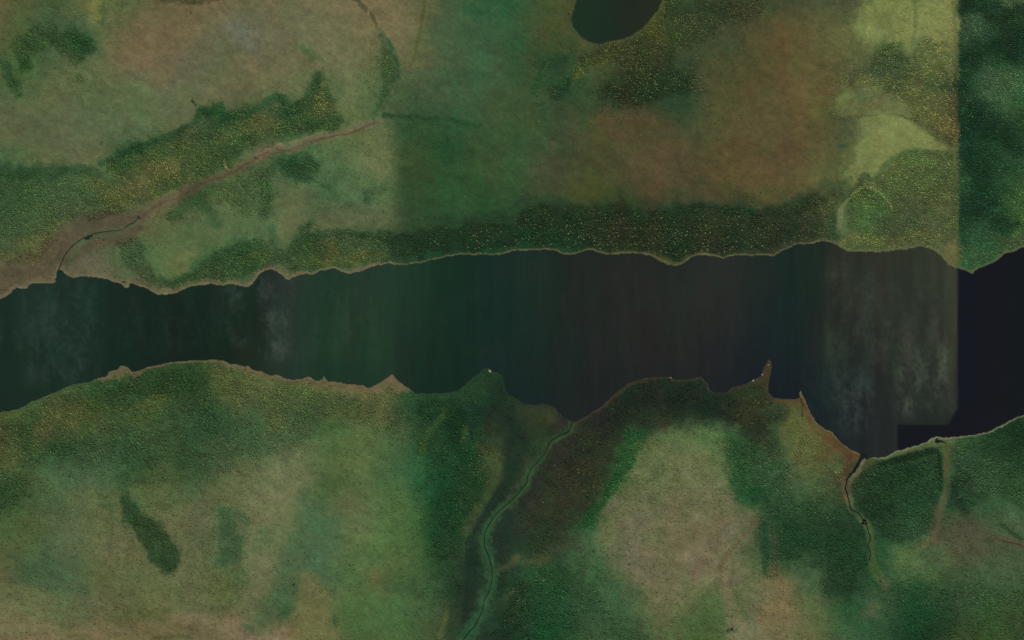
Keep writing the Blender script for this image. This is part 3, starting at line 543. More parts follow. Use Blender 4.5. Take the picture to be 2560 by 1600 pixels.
stroke(C, [(1830,1280),(1790,1330),(1740,1370),(1720,1390)], [5,7,7,5], '7a6e54', .5, .7); stroke(C, [(1888,1300),(1857,1340),(1809,1396),(1799,1430)], [3,4,7,7], '62563e', .7, .6)
stroke(C, [(1795,1435),(1769,1454),(1730,1482),(1690,1520)], [5,5,4,3], '77705000'[:6], .6, .6); blob(C, 1690, 1525, 26, 12, -20, '747858', .5)
stroke(C, [(1812,1440),(1820,1480),(1835,1530),(1850,1590)], [5,7,14,20], '74684f', .6, .7); blob(C, 1870, 1580, 40, 26, 0, '72705a', .5, .7)
blob(C, 1828, 1573, 8, 6, 0, '3a4a34', .8); blob(C, 1880, 1390, 30, 26, 0, '3f5c38', .5); blob(C, 1740, 1560, 30, 50, 0, '35562f', .5, .6)
blob(C, 1580, 1590, 50, 40, 0, '28502c', .5, .6); blob(C, 1470, 1530, 60, 30, 10, '34583c', .4); blob(C, 1370, 1430, 60, 30, 0, '24542c', .5, .6)
blob(C, 1360, 1590, 24, 30, 0, '1c5a2c', .6, .6); blob(C, 1940, 1500, 44, 60, 0, '7c6c48', .85, .5); blob(C, 1960, 1550, 20, 24, 0, '7c6a4c', .5)
blob(C, 1900, 1480, 40, 20, 0, '5f665000'[:6], .4); blob(C, 1480, 1360, 24, 20, 0, '4c6c48', .5)
# point between the two bays, east brook banks
stroke(C, [(1935,1000),(1970,1003),(2000,1000),(2020,1035),(2050,1075),(2090,1105),(2130,1135),(2150,1150)], [6,12,12,10,16,22,16,10], '5a4529', .8, .4, .3)
blob(C, 2080, 1110, 26, 14, 30, '5c442c', .5); stroke(C, [(2125,1140),(2115,1180),(2108,1215)], [8,10,8], '56382600'[:6], .6, .5)
stroke(C, [(2000,995),(2006,1015),(2004,1040)], 1.6, '33281c', .7); blob(C, 1985, 1070, 26, 40, 0, '636536', .6, .5); blob(C, 2020, 1120, 40, 40, 0, '5f6838', .6, .5)
blob(C, 2060, 1150, 24, 26, 0, '6a5a34', .6); stroke(C, [(2000,1110),(1990,1160),(1970,1200)], 6, '5c4c30', .4, .6); blob(C, 2085, 1170, 24, 24, 0, '4c5c34', .6)
blob(C, 1950, 1020, 20, 20, 0, '33402f', .5); blob(C, 1930, 1070, 20, 60, 0, '2c4430', .5); blob(C, 1945, 1180, 40, 30, 0, '3c6444', .5)
stroke(C, [(2160,1145),(2150,1168),(2135,1188),(2122,1205)], [4,6,6,5], '6c6850', .85, .3); stroke(C, [(2113,1205),(2114,1228),(2122,1250)], [11,12,11], '59503b', .85, .35)
stroke(C, [(2122,1250),(2128,1272),(2150,1294),(2165,1312)], [10,8,8,9], '54603a', .85, .35); stroke(C, [(2168,1312),(2176,1340),(2178,1370),(2180,1405)], [11,11,9,10], '46582f', .85, .35)
stroke(C, [(2182,1405),(2188,1425),(2194,1438)], [10,16,15], '3f5a2e', .9, .3); blob(C, 2218, 1462, 20, 15, 40, '5e6048', .7, .4); blob(C, 2178, 1495, 30, 20, 0, '4c5a42', .5)
blob(C, 2105, 1248, 6, 8, 0, '66502c', .6); stroke(C, [(2196,1444),(2202,1456)], 1.3, '20301c', .7)
stroke(C, [(2185,1146),(2220,1144),(2245,1134),(2290,1122),(2340,1104),(2385,1102)], [3,4,6,8,11,6], '56653c', .85, .35, .2)
stroke(C, [(2200,1160),(2240,1150),(2290,1138),(2330,1128),(2345,1124)], [6,8,9,8,4], '1a3424', .7, .4); stroke(C, [(2347,1130),(2350,1180),(2350,1220)], 6, '1a3626', .6, .5)
stroke(C, stp, [8,8,8,8,8,9,9,10,11,14], '505834', .8, .35, .3); stroke(C, [(2366,1130),(2366,1170),(2363,1200)], 3.5, '5c4c2e', .7, .4)
stroke(C, [(2364,1225),(2357,1250),(2345,1285),(2336,1330),(2334,1355)], [6,9,10,11,10], '57533f', .65, .6, .6); blob(C, 2400, 1330, 80, 40, 10, '53503c', .6, .5)
blob(C, 2440, 1310, 60, 30, 0, '504f3d', .4); stroke(C, [(2470,1345),(2502,1348),(2537,1352),(2575,1372)], [3,5,6,6], '5e4c38', .6, .5)
stroke(C, [(2490,1350),(2530,1356),(2560,1368)], 1.5, '2f3020', .6); stroke(C, [(2500,1310),(2525,1330),(2550,1345)], 5, '20402800'[:6], .6)
blob(C, 2535, 1300, 10, 30, -35, '5f7058', .6, .6); blob(C, 2400, 1215, 30, 30, 0, '24392f', .6, .6); blob(C, 2390, 1255, 26, 16, 0, '26382c', .6)
blob(C, 2270, 1395, 34, 30, 0, '5c6a40', .6, .5); blob(C, 2310, 1362, 16, 8, -20, '6a6240', .6); blob(C, 2180, 1260, 50, 30, 0, '22402a', .4)
blob(C, 2185, 1280, 50, 14, 0, '1f3c2a', .5); blob(C, 2100, 1310, 40, 20, 0, '28402f', .5); blob(C, 2080, 1420, 26, 60, 0, '24422c', .5, .5)
blob(C, 2120, 1470, 50, 16, 10, '20402a', .5); blob(C, 2270, 1480, 40, 30, 0, '1c4a2c', .5); blob(C, 2180, 1525, 14, 20, 0, '55603f', .6); blob(C, 2170, 1535, 14, 6, 0, '62604a', .5)
blob(C, 2040, 1350, 60, 20, 10, '244a2e', .5); blob(C, 1975, 1330, 40, 20, 0, '22462a', .6); blob(C, 1990, 1270, 70, 16, 0, '34583800'[:6], .4)
for px_, py_, rx_, ry_ in ((2500,1180,60,40),(2440,1250,40,30),(2500,1470,70,30)): blob(C, px_, py_, rx_, ry_, 0, '3f6040', .35, .8)

# shores: sand, mud and pale gravel by distance from the water
land = sd > 0
def band(C, cond, wmax, col, op, src, soft=0.6, rag=0.5):
    r = src/np.maximum(wmax, 0.1) + rag*fbm(X, Y, 10, 41, 3)
    m = (1-sstep(1-soft, 1+soft*0.3, r))*op*cond*land
    C[...] = mix(C, col, m)
def prof(pairs):
    return np.interp(X, [p[0] for p in pairs], [p[1] for p in pairs])
nb = prof([(0,14),(130,14),(200,13),(300,12),(330,16),(400,20),(450,14),(560,12),(640,14),(720,18),(760,10),(800,6),(870,12),(930,9),(985,4),(1000,2.5),(2600,2.5)])
band(C, dN < 60, nb, '6b6048', .85, dN)
band(C, dN < 20, prof([(0,3.0),(985,3.0),(1000,1.8),(2400,2.0),(2560,2.6)]), '736d52', .6, dN, .5, .35)
band(C, (dN < 20)*(X > 985)*1.0, prof([(985,0.1),(1000,3.5),(1500,4),(1600,7),(1660,10),(1720,4),(2000,4),(2560,4)]), '56542f', .75, dN, .5, .3)
band(C, (dN < 20)*(X > 1090)*1.0, 1.8, '5c6042', .5, dN, .5, .35)
sb = prof([(0,.1),(240,.1),(262,14),(300,22),(330,14),(360,8),(402,5),(440,4),(550,8),(600,14),(640,16),(700,10),(760,16),(810,22),(870,14),(930,16),(985,30),(1010,14),(1030,.1),(2600,.1)])
band(C, dS < 60, sb, '6a6044', .9, dS, .45, .4)
sr = prof([(1430,.1),(1445,7),(1500,9),(1600,9),(1680,7),(1700,3),(1735,5),(1760,7),(1780,1),(1830,1),(1870,5),(1920,8),(1930,8),(1940,.1)])
band(C, dS < 30, sr, '453725', .75, dS, .6, .5)
band(C, (dS < 20)*(X > 2000)*(X < 2200), 2.4, '7a6e4c', .7, dS, .4, .2)
band(C, (dS < 20)*(X > 2196), 3.0, '86866e', .8, dS, .4, .3)
band(C, dP < 16, 3.0, '3f4a2a', .6, dP, .5, .3)

# plant-scale hue mottling
n1 = fbm(X, Y, 46, 51, 4); n2 = fbm(X, Y, 30, 52, 4); n3 = fbm(X*1.0, Y*0.35, 24, 53, 3)
mid = (sstep(980, 1100, X)*(1-sstep(2000, 2200, X)))
amp = 0.014
C = C + np.stack([amp*n1, amp*0.35*n2-amp*0.15*n1, amp*0.1*n2], -1)
C = C + (mid*0.010)[..., None]*np.stack([n3, -0.7*n3, 0.2*n3], -1)
sr_ = fbm(X*0.35+Y*0.25, Y*1.0-X*0.35, 18, 58, 5, .65)
C = C*(1+0.045*sr_*(sd > 20))[..., None] + 0.012*(sstep(.15, .9, fbm(X, Y, 55, 59, 6, .68))*(sd > 20))[..., None]
g1 = fbm(X, Y, 7, 54, 3); C = C*(1 + 0.05*g1 + 0.05*fbm(X, Y, 20, 55, 3))[..., None]
lum = (C*np.array([.3, .6, .1])).sum(-1, keepdims=True)
C = lum + (C-lum)*0.88
C = np.clip(C*np.array([0.985, 1.005, 0.945])*1.035, 0.02, 0.9)
C[..., 2] -= 0.5*np.clip(C[..., 2]-0.635*C[..., 1], 0, 1)*sstep(0, .06, C[..., 1]-C[..., 0])
C[..., 0] += 0.012*(1-sstep(950, 1050, X))*(Y > 850) + 0.010*sstep(1000, 1060, X)*(1-sstep(1200, 1400, X))*(Y < 600)
LANDC = C.copy()
DEN = '''
112510000000000000000554211224874
137300000000100000006663000113889
473100000000600002567631002766888
111100000111300003257630002567766
000001277753321000000011002216877
111278755521211000000002000135876
663486645133200000000001001765886
666213221111112243345566668775886
552443157777654445544566678885775
113457788777654445544566678885775
555555555555555555555555555555777
667777777887774455555555666666777
677777788877744455555555666666777
778887667656655611224555676666778
666556666533445611436777776667777
764466654222345614487668777777665
654466554211235504586445777766765
443465554211245404653334676766555
333344454322136621664324547756666
233344443213124524665434434567767
222111111132223246554452234577777'''
rowsD = [r.strip() for r in DEN.strip().split('\n')]
for r in rowsD:
    assert len(r) == 33, (r, len(r))
DG = np.array([[int(c) for c in r] for r in rowsD], float)/9
# where pale yellow birch scrub is common: x, y, rx, ry, share
YEL = [(360,440,110,50,1.2),(330,480,60,40,1.2),(410,420,60,30,.7),(200,560,70,40,.7),(90,620,70,40,.8),(245,30,14,34,.8),(640,305,80,40,1.1),(560,330,60,30,.5),(740,290,60,60,.45),(800,258,34,32,.9),
 (850,650,110,30,.6),(420,705,60,14,.7),(600,690,60,20,.6),(650,650,60,30,.45),(150,1050,90,50,.55),(100,1090,40,50,.6),(380,990,80,40,.45),(300,950,60,30,.4),(570,960,60,50,.6),(650,1000,90,50,.6),(700,1070,40,50,.5),(790,970,80,20,.8),
 (900,975,70,25,.8),(960,1010,26,50,.7),(1090,1000,16,30,.6),(1055,1115,26,50,.35),(1165,1080,14,30,.6),(1215,1160,50,50,.35),(1220,1220,20,60,.6),(1180,1290,30,60,.5),(1640,40,18,50,.9),(1600,90,40,30,.7),(1520,140,50,25,.6),(1440,180,24,26,.8),
 (1590,215,50,30,.45),(1710,190,40,40,.35),(1700,60,50,40,.4),(960,160,30,60,.4),(960,220,24,30,.5),(2150,190,50,36,.6),(2200,215,70,50,.55),(2340,300,50,40,.7),(2370,340,30,26,.8),(2260,160,50,40,.35),(2110,290,30,14,.4),(2350,200,40,30,.4),
 (2270,420,90,50,.3),(2180,600,80,30,.6),(2280,590,60,30,.5),(2150,470,40,40,.4),(1700,570,300,60,.22),(1400,590,120,40,.15),(2010,590,60,40,.5),(2000,1080,60,70,.5),(2080,1180,40,40,.5),(1880,1030,50,40,.35),(1470,1080,50,50,.3),(1450,1200,80,60,.25),
 (1340,1400,50,30,.6),(1290,1460,40,50,.5),(1100,1560,26,40,.4),(980,1400,60,40,.15),(1020,300,50,14,.3),(1130,320,60,16,.2),(1330,1390,40,20,.5),(500,1500,80,30,.25)]
# ragged wood outlines: extra density along x, y, rx, ry, rot, add
WOOD = [(380,340,110,14,-24,.0),(365,1335,100,22,48,.9),(575,1350,34,80,8,.7),(600,1300,30,14,20,.5),(918,494,15,15,0,.8),(820,470,25,11,15,.6),(955,475,22,12,-30,.7),(720,412,46,26,10,.6),(785,225,26,50,15,.7),
 (540,280,50,20,-10,.7),(690,255,40,24,-20,.6),(200,105,46,26,35,.8),(62,165,14,20,0,.8),(20,170,14,36,-15,.5),(2110,368,13,9,-40,.7),(1380,225,50,16,-35,.5),(2230,130,40,30,20,.4),(1535,1150,20,90,30,.4),
 (1050,380,14,22,-20,.5),(708,1530,12,24,20,.6),(840,1555,10,20,-25,.6),(245,30,14,32,5,.6)]
BARE = [(445,655,50,34,-40),(545,580,44,36,0),(450,605,66,40,0),(720,565,24,70,10),(180,660,60,30,-20),(60,690,90,26,0),(240,570,70,18,-10),(2180,400,50,50,20),(2230,330,64,26,10),(2110,245,24,12,-50),
 (1540,190,34,30,0),(700,1270,50,60,15),(1330,1045,50,34,0),(1210,1400,34,120,5),(1195,1530,26,70,10),(1250,1280,26,40,-30),(1300,1190,40,60,-30),(2040,1075,50,14,35),(2095,1110,34,18,35),(2140,1165,24,34,30)]
def ell(px, py, e, k=2.2):
    cx, cy, rx, ry = e[:4]; rot = math.radians(e[4]) if len(e) > 4 else 0
    dx, dy = px-cx, py-cy
    u = (dx*math.cos(rot)+dy*math.sin(rot))/rx; v = (-dx*math.sin(rot)+dy*math.cos(rot))/ry
    return 1/(1+(u*u+v*v)**k)

xs80 = np.arange(0, 2561, 80.)
def density(qx, qy, wd):
    d = sample(DG, xs80, ys, qx+14*fbm(qx, qy, 60, 91, 3), qy+14*fbm(qx, qy, 60, 92, 3))
    north = qy < 800
    d = np.where(north & (qx < 2390), np.minimum(d, .22)*(d > .3)+d*(d <= .3), d)
    d = np.where((qx > 2392) & north, np.maximum(d, .8), d)
    d = np.maximum(d, wd)
    for e in WOOD: d = np.maximum(d, ell(qx, qy, e)*(e[5] if len(e) > 5 else .6))
    d = np.where((qx > 985) & (qx < 1300) & (qy > 500) & (qy < 700), d*.55, d)
    for e in BARE: d = d*(1-.93*ell(qx, qy, e))
    return np.clip(d, 0, 1)
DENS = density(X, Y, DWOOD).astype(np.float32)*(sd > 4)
C = C*(1 + DENS*((.07+.07*DWOOD)*fbm(X, Y, 26, 56, 5, .75)) + .03*fbm(X, Y, 5, 57, 2))[..., None]  # random clump tone; in the woods it also stands in for shadow patches
C = C*(1-0.03*DENS-0.17*DWOOD*(DENS > .3))[..., None]  # shade under the trees put into the ground colour, by wood density
bed = np.where(wet, 1.0, 0)[..., None]
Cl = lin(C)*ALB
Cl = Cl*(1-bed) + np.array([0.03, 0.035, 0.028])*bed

# ------------------------------------------------------------------ materials
def new_mat(name):
    m = bpy.data.materials.new(name); m.use_nodes = True
    return m, m.node_tree.nodes, m.node_tree.links, m.node_tree.nodes['Principled BSDF']
def surface_mat(name, grain, gscale, rough=0.95, spec=0.1, bump=0.0, bscale=0.3, stretch=None, hue=0.0):
    m, N, L, b = new_mat(name)
    at = N.new('ShaderNodeVertexColor'); at.layer_name = 'Col'
    tc = N.new('ShaderNodeTexCoord'); mp = N.new('ShaderNodeMapping')
    if stretch: mp.inputs['Scale'].default_value = stretch
    L.new(tc.outputs['Object'], mp.inputs[0])
    nz = N.new('ShaderNodeTexNoise'); nz.inputs['Scale'].default_value = gscale; nz.inputs['Detail'].default_value = 3
    L.new(mp.outputs[0], nz.inputs['Vector'])
    mr = N.new('ShaderNodeMapRange'); mr.inputs['From Min'].default_value = 0.25; mr.inputs['From Max'].default_value = 0.75
    mr.inputs['To Min'].default_value = 1-grain; mr.inputs['To Max'].default_value = 1+grain
    L.new(nz.outputs[0], mr.inputs['Value'])
    vm = N.new('ShaderNodeVectorMath'); vm.operation = 'SCALE'
    L.new(at.outputs[0], vm.inputs[0]); L.new(mr.outputs[0], vm.inputs['Scale'])
    L.new(vm.outputs[0], b.inputs['Base Color'])
    b.inputs['Roughness'].default_value = rough; b.inputs['Specular IOR Level'].default_value = spec
    if bump:
        n2_ = N.new('ShaderNodeTexNoise'); n2_.inputs['Scale'].default_value = bscale; n2_.inputs['Detail'].default_value = 4
        L.new(mp.outputs[0], n2_.inputs['Vector'])
        bp = N.new('ShaderNodeBump'); bp.inputs['Strength'].default_value = 1; bp.inputs['Distance'].default_value = bump
        L.new(n2_.outputs[0], bp.inputs['Height']); L.new(bp.outputs[0], b.inputs['Normal'])
    return m
M_ground = surface_mat('ground_mat', 0.12, 0.32, bump=0.8, bscale=0.16)
M_water = surface_mat('lake_water', 0.05, 0.02, rough=0.22, spec=0.35, bump=0.05, bscale=0.06, stretch=(1.0, 0.35, 1))
M_brook = surface_mat('brook_water', 0.10, 0.2, rough=0.2, spec=0.3)
M_leaf = surface_mat('leaves', 0.18, 0.9, rough=0.9, spec=0.05)
M_bark, N_, L_, B_ = new_mat('bark')
nb_ = N_.new('ShaderNodeTexNoise'); nb_.inputs['Scale'].default_value = 3
rp_ = N_.new('ShaderNodeValToRGB'); rp_.color_ramp.elements[0].color = (.05, .035, .02, 1); rp_.color_ramp.elements[1].color = (.16, .12, .09, 1)
L_.new(nb_.outputs[0], rp_.inputs[0]); L_.new(rp_.outputs[0], B_.inputs['Base Color']); B_.inputs['Roughness'].default_value = 0.9
M_rock = surface_mat('rock', 0.25, 0.5, rough=0.9, bump=0.3, bscale=0.7)

# ------------------------------------------------------------------ mesh builders
def mesh_obj(name, V, F, mat, col=None, smooth=True):
    """V (n,3), F (m,k) with k=3 or 4"""
    me = bpy.data.meshes.new(name)
    V = np.asarray(V, np.float32); F = np.asarray(F, np.int32); k = F.shape[1]
    me.vertices.add(len(V)); me.vertices.foreach_set('co', V.ravel())
    me.loops.add(F.size); me.loops.foreach_set('vertex_index', F.ravel())
    me.polygons.add(len(F)); me.polygons.foreach_set('loop_start', np.arange(0, F.size, k, dtype=np.int32))
    me.polygons.foreach_set('loop_total', np.full(len(F), k, np.int32))
    me.polygons.foreach_set('use_smooth', np.full(len(F), smooth, bool))
    me.update(calc_edges=True)
    if col is not None:
        a = me.color_attributes.new('Col', 'FLOAT_COLOR', 'POINT')
        c4 = np.ones((len(V), 4), np.float32); c4[:, :3] = col
        a.data.foreach_set('color', c4.ravel())
    me.materials.append(mat)
    o = bpy.data.objects.new(name, me); COL.objects.link(o)
    return o
def tag(o, label=None, cat=None, group=None, kind=None):
    if label: o['label'] = label
    if cat: o['category'] = cat
    if group: o['group'] = group
    if kind: o['kind'] = kind
    return o
def grid_faces(nx, ny):
    i, j = np.meshgrid(np.arange(nx-1), np.arange(ny-1)); a = (j*nx+i).ravel()
    return np.stack([a, a+nx, a+nx+1, a+1], 1)

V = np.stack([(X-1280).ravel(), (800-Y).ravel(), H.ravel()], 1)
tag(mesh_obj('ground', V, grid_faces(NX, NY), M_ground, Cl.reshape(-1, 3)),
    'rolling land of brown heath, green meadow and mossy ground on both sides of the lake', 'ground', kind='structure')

# ------------------------------------------------------------------ lake water
WT = '''
1f3429 22382e 203629 1d3227 1a2d22 1c3024 27382f 1c2f22 303c34 27402f 2a4232 2a4433
1f3228 22382c 1d3428 1a2f24 18291d 18291d 1e3024 1c2d20 303c35 24402c 27402d 29432f
1c3026 1f3426 1a3226 172e22 18281c 18281c 1c2c1e 22301f 303c34 22402c 25402c 28422f
1c3026 1d3224 1a3024 172e22 182a1e 18281c 1c2c1e 1c2e20 26362a 203a28 223a28 243c2b'''
WXA = np.array([0, 90, 200, 300, 400, 500, 570, 640, 700, 800, 900, 980.])
WTB = '''
27422f 1e3c28 1b3426 1a342a 22362c 262f27 2a2e28 2c2e28 2c2f2a 303430 2c302b 22302a 212e28 33372b 34382e 3a3c30 3c3e34 3f4034
24402c 1d3a27 193126 18332a 1f322a 252e27 282c28 2c2d29 2e2e2a 2e302c 262d2b 1f2c2a 202d29 2d332a 30342b 34382f 383a31 3b3b31
21382a 1a3424 172f23 17322a 1d2f28 222c27 262a26 2a2a28 2c2b28 26292a 20272a 1c272a 1e2a2a 2a322b 2a2e29 32362d 343a30 36362e
1f3328 18322400 172d24 172f2a 1b2c28 202a26 242826 262826 282828 22262a 1e242a 1a2226 19242a 1e2a2a 23292b 2b312c 2c322d 30302c'''.replace('18322400','183224')
WXB = np.array([1000, 1060, 1150, 1230, 1320, 1400, 1500, 1600, 1700, 1800, 1870, 1950, 2010, 2080, 2150, 2230, 2310, 2390.])
wxs = np.unique(np.concatenate([np.linspace(-9000, -200, 40), np.arange(-200, 2760, 4.0), np.linspace(2760, 12000, 40)]))
wys = np.concatenate([np.linspace(-600, 500, 14)[:-1], np.arange(500, 1200, 4.0), np.linspace(1200, 3600, 24)])
WXg, WYg = np.meshgrid(wxs, wys)
yv = np.array([680, 780, 880, 1010.])
TWA, TWB = table(WT), table(WTB)
sx = WXg + 10*fbm(WXg, WYg*0.4, 40, 61, 3); sy = WYg + 14*fbm(WXg, WYg, 60, 62, 3)
cw = sample(TWA, WXA, yv, sx, sy); k_ = sstep(975, 1005, WXg)[..., None]
cw = cw*(1-k_) + sample(TWB, WXB, yv, sx, sy)*k_
# pale wisps: sun glint and haze painted into the water colour, stretched in y
def wisps(c, x0, x1, y0, y1, op, seed, col='4a5850', ft=40):
    m = sstep(x0-ft, x0+ft, WXg)*(1-sstep(x1-ft, x1+ft, WXg))*sstep(y0-ft, y0+ft, WYg)*(1-sstep(y1-ft, y1+ft, WYg))
    n = fbm(WXg + 6*fbm(WXg, WYg, 30, seed+5, 3), WYg*0.42, 30, seed, 6, .65)
    f = fbm(WXg, WYg, 7, seed+2, 3)
    m = m*sstep(-0.5, 1.25, n + 0.5*f)*op*.85
    return c + (hexa(col)-c)*m[..., None]
cw = wisps(cw, 60, 240, 700, 960, .75, 63, '3c4f48', 30); cw = wisps(cw, -40, 60, 800, 880, .6, 64, '3a4a42', 20)
cw = wisps(cw, 555, 620, 700, 860, .9, 65, '42524a', 20); cw = wisps(cw, 640, 735, 690, 900, .95, 66, '4e5650', 16)
cw = wisps(cw, 790, 900, 780, 880, .4, 67, '46523c'); cw = wisps(cw, 2060, 2120, 640, 900, .45, 68, '4a5444', 24)
cw = wisps(cw, 2240, 2375, 860, 1040, .95, 69, '56604f', 20); cw = wisps(cw, 2080, 2180, 930, 1080, .8, 70, '4a5652', 30)
cw = wisps(cw, 2160, 2380, 780, 900, .4, 71, '4c5040'); cw = wisps(cw, 2120, 2330, 700, 860, .25, 72, '5a5648')
cw = wisps(cw, 1980, 2140, 900, 1060, .4, 73, '3a4a4a'); cw = wisps(cw, 2070, 2370, 660, 1020, .4, 79, '5a5f50', 30); cw = wisps(cw, 760, 960, 690, 900, .45, 80, '42523f', 40); cw = wisps(cw, 1060, 1900, 690, 920, .3, 88, '363c34', 60); cw = wisps(cw, 200, 560, 740, 880, .4, 84, '34483c', 40)
ve = fbm(WXg, WYg*0.12, 20, 74, 3); vc = fbm(WXg, WYg*0.2, 34, 75, 3)
vf = fbm(WXg, WYg*0.06, 9, 78, 3)
cw = cw*(1+(0.03+0.04*sstep(1900, 2050, WXg))*ve+0.03*vf)[..., None] + 0.010*np.stack([vc, -0.5*vc, 0.2*vc], -1)
# the deep blue-black eastern water behind its straight front
navy = sample(table('191b23 181a23 191a20 1a1c1e\n17191e 19191f 1a1b1f 1a1c1d'), np.array([2240, 2400, 2480, 2560.]), np.array([1000., 1080.]), sx, sy)
e1 = sstep(2392, 2397, WXg + 1.2*fbm(WXg, WYg, 20, 76, 2) + 1.0*np.clip(WYg-1020, 0, 60)*0.6)*sstep(0, 1, 1.0)
e2 = sstep(1058, 1066, WYg)*sstep(2240, 2247, WXg)
kk = np.maximum(e1, e2)[..., None]
cw = cw*(1-kk) + navy*kk
front_pale = (1-sstep(0, 60, 2391-WXg))*(WXg < 2391)*(WYg < 1030)  # water slightly paler just left of the straight front
cw = cw*(1+0.10*front_pale)[..., None]
cw = np.clip(cw, 0.01, 1)
Vw = np.stack([(WXg-1280).ravel(), (800-WYg).ravel(), np.zeros(WXg.size)], 1)
clw = lin(cw*np.array([.97, 1.0, .94]))*0.82
# leave out water cells that lie well under dry land
px_c = (WXg[:-1, :-1]+WXg[1:, 1:])/2; py_c = (WYg[:-1, :-1]+WYg[1:, 1:])/2
keep = field(inL.astype(np.float32), px_c, py_c) + (np.abs(field(dL, px_c, py_c)) < 9)
Fw = grid_faces(len(wxs), len(wys)); Fw = Fw[keep.ravel() > 0]
used = np.unique(Fw); remap = np.full(len(Vw), -1); remap[used] = np.arange(len(used))
tag(mesh_obj('lake', Vw[used], remap[Fw], M_water, clw.reshape(-1, 3)[used]),
    'long dark lake crossing the picture from left to right', 'lake', kind='structure')

# pond
pxs = np.arange(1410, 1690, 4.0); pys = np.arange(-160, 124, 4.0)
PX, PY = np.meshgrid(pxs, pys)
cp = sample(table('23392a 22342a 25302700 2b3228\n21382a 20342c 242f28 2b3228'.replace('24302800','243028')), np.array([1450, 1510, 1560, 1630.]), np.array([0., 100.]), PX+8*fbm(PX, PY, 30, 77, 3), PY)
Vp = np.stack([(PX-1280).ravel(), (800-PY).ravel(), np.zeros(PX.size)], 1)
kp = field(inP.astype(np.float32), (PX[:-1, :-1]+PX[1:, 1:])/2, (PY[:-1, :-1]+PY[1:, 1:])/2) + (field(dP, (PX[:-1, :-1]+PX[1:, 1:])/2, (PY[:-1, :-1]+PY[1:, 1:])/2) < 9)
Fp = grid_faces(len(pxs), len(pys))[kp.ravel() > 0]
used = np.unique(Fp); remap = np.full(len(Vp), -1); remap[used] = np.arange(len(used))
tag(mesh_obj('pond', Vp[used], remap[Fp], M_water, (lin(np.clip(cp*np.array([1.04, 1.02, .84]), .01, 1))*0.84).reshape(-1, 3)[used]),
    'rounded dark green pond at the top edge, right of centre', 'pond', kind='structure')

# ------------------------------------------------------------------ brooks: ribbons of water laid in their beds
def ribbon(name, P, wid, col, label, cat, jag=0.35, lift=0.3, seed=1, n=4):
    P = smooth_line(P, n)
    r = np.random.default_rng(seed)
    d = np.gradient(P, axis=0); nn = np.stack([-d[:, 1], d[:, 0]], 1); nn /= np.linalg.norm(nn, axis=1)[:, None]+1e-9
    k = len(P); w_ = np.interp(np.linspace(0, 1, k), np.linspace(0, 1, len(wid)), wid)
    off = np.array([fbm(np.array([i*3.0]), np.array([seed*50.0]), 9, 81, 3)[0] for i in range(k)])
    P = P + nn*(off*np.maximum(w_, 2)*0.6)[:, None]
    a = P + nn*(w_*(0.5+jag*r.uniform(-.5, .5, k)))[:, None]; b = P - nn*(w_*(0.5+jag*r.uniform(-.5, .5, k)))[:, None]
    rows = [a, (a*2+b)/3, (a+2*b)/3, b]
    V = []; 
    for row in rows:
        h = np.maximum(height(row[:, 0], row[:, 1]), height(P[:, 0], P[:, 1]))+lift
        V.append(np.stack([row[:, 0]-1280, 800-row[:, 1], h], 1))
    V = np.concatenate(V); F = []
    for q in range(3):
        i = np.arange(k-1); F.append(np.stack([q*k+i, q*k+i+1, (q+1)*k+i+1, (q+1)*k+i], 1))
    c = np.tile(lin(hexa(col)), (len(V), 1))
    o = mesh_obj(name, V, np.concatenate(F), M_brook, c)
    return tag(o, label, cat, kind='structure')
ribbon('creek', CREEK, [8,4,3,2.4,2.6,3.2,2.4,3,2.4,2,1.8,1.6,1.6,2.4,1.6], '20342a', 'narrow dark creek winding through brown mud to the west bay', 'creek', seed=2)
ribbon('brook', BROOK, [4,3,2.4,2.8,2.2,3,2.4,2.2,3,2.6], '1a2f22', 'dark brook meandering down the dark valley to the south shore', 'brook', seed=3, n=5)
ribbon('stream', EAST, [7,8,4,3,3,2.6,2.4,3,2.6,2.6,2.4,2], '1b221a', 'thin black stream in a tan bed running down from the east bay', 'stream', .5, seed=4, n=5)
ribbon('stream_mouth', [(2172,1146),(2165,1142),(2158,1140),(2151,1146),(2147,1158)], [5,9,13,9,4], '1a2424', 'dark broad mouth of the east stream behind the beach', 'stream', seed=5)
ribbon('pool', [(2342,1093),(2345,1099),(2351,1103),(2357,1105)], [3,8,7,3], '161a16', 'small black pool on the grassy point of the east shore', 'pool', seed=6)
ribbon('outlet', [(2357,1105),(2362,1108),(2366,1111),(2365,1118)], [2,1.6,1.6,1], '1c2218', 'thread of dark water leaving the small point pool', 'pool', seed=7)
ribbon('stream_pool', [(2152,1311),(2156,1308),(2161,1305),(2167,1309)], [2,6,8,3], '0e140e', 'black widening where the east stream bends', 'pool', .7, seed=8)
ribbon('creek_pool', [(212,596),(219,595),(225,594),(230,588)], [3,8,8,3], '182c24', 'dark widening halfway along the west creek', 'pool', .7, seed=9)
ribbon('creek_head', [(344,541),(347,544),(352,546)], [3,5,2], '26342400'[:6], 'dark spring hole where the west creek starts', 'pool', .7, seed=10)
ribbon('lagoon', [(304,705),(308,706),(313,704)], [2,4,2], '1f3026', 'tiny dark lagoon on the sandy spit', 'pool', seed=11)

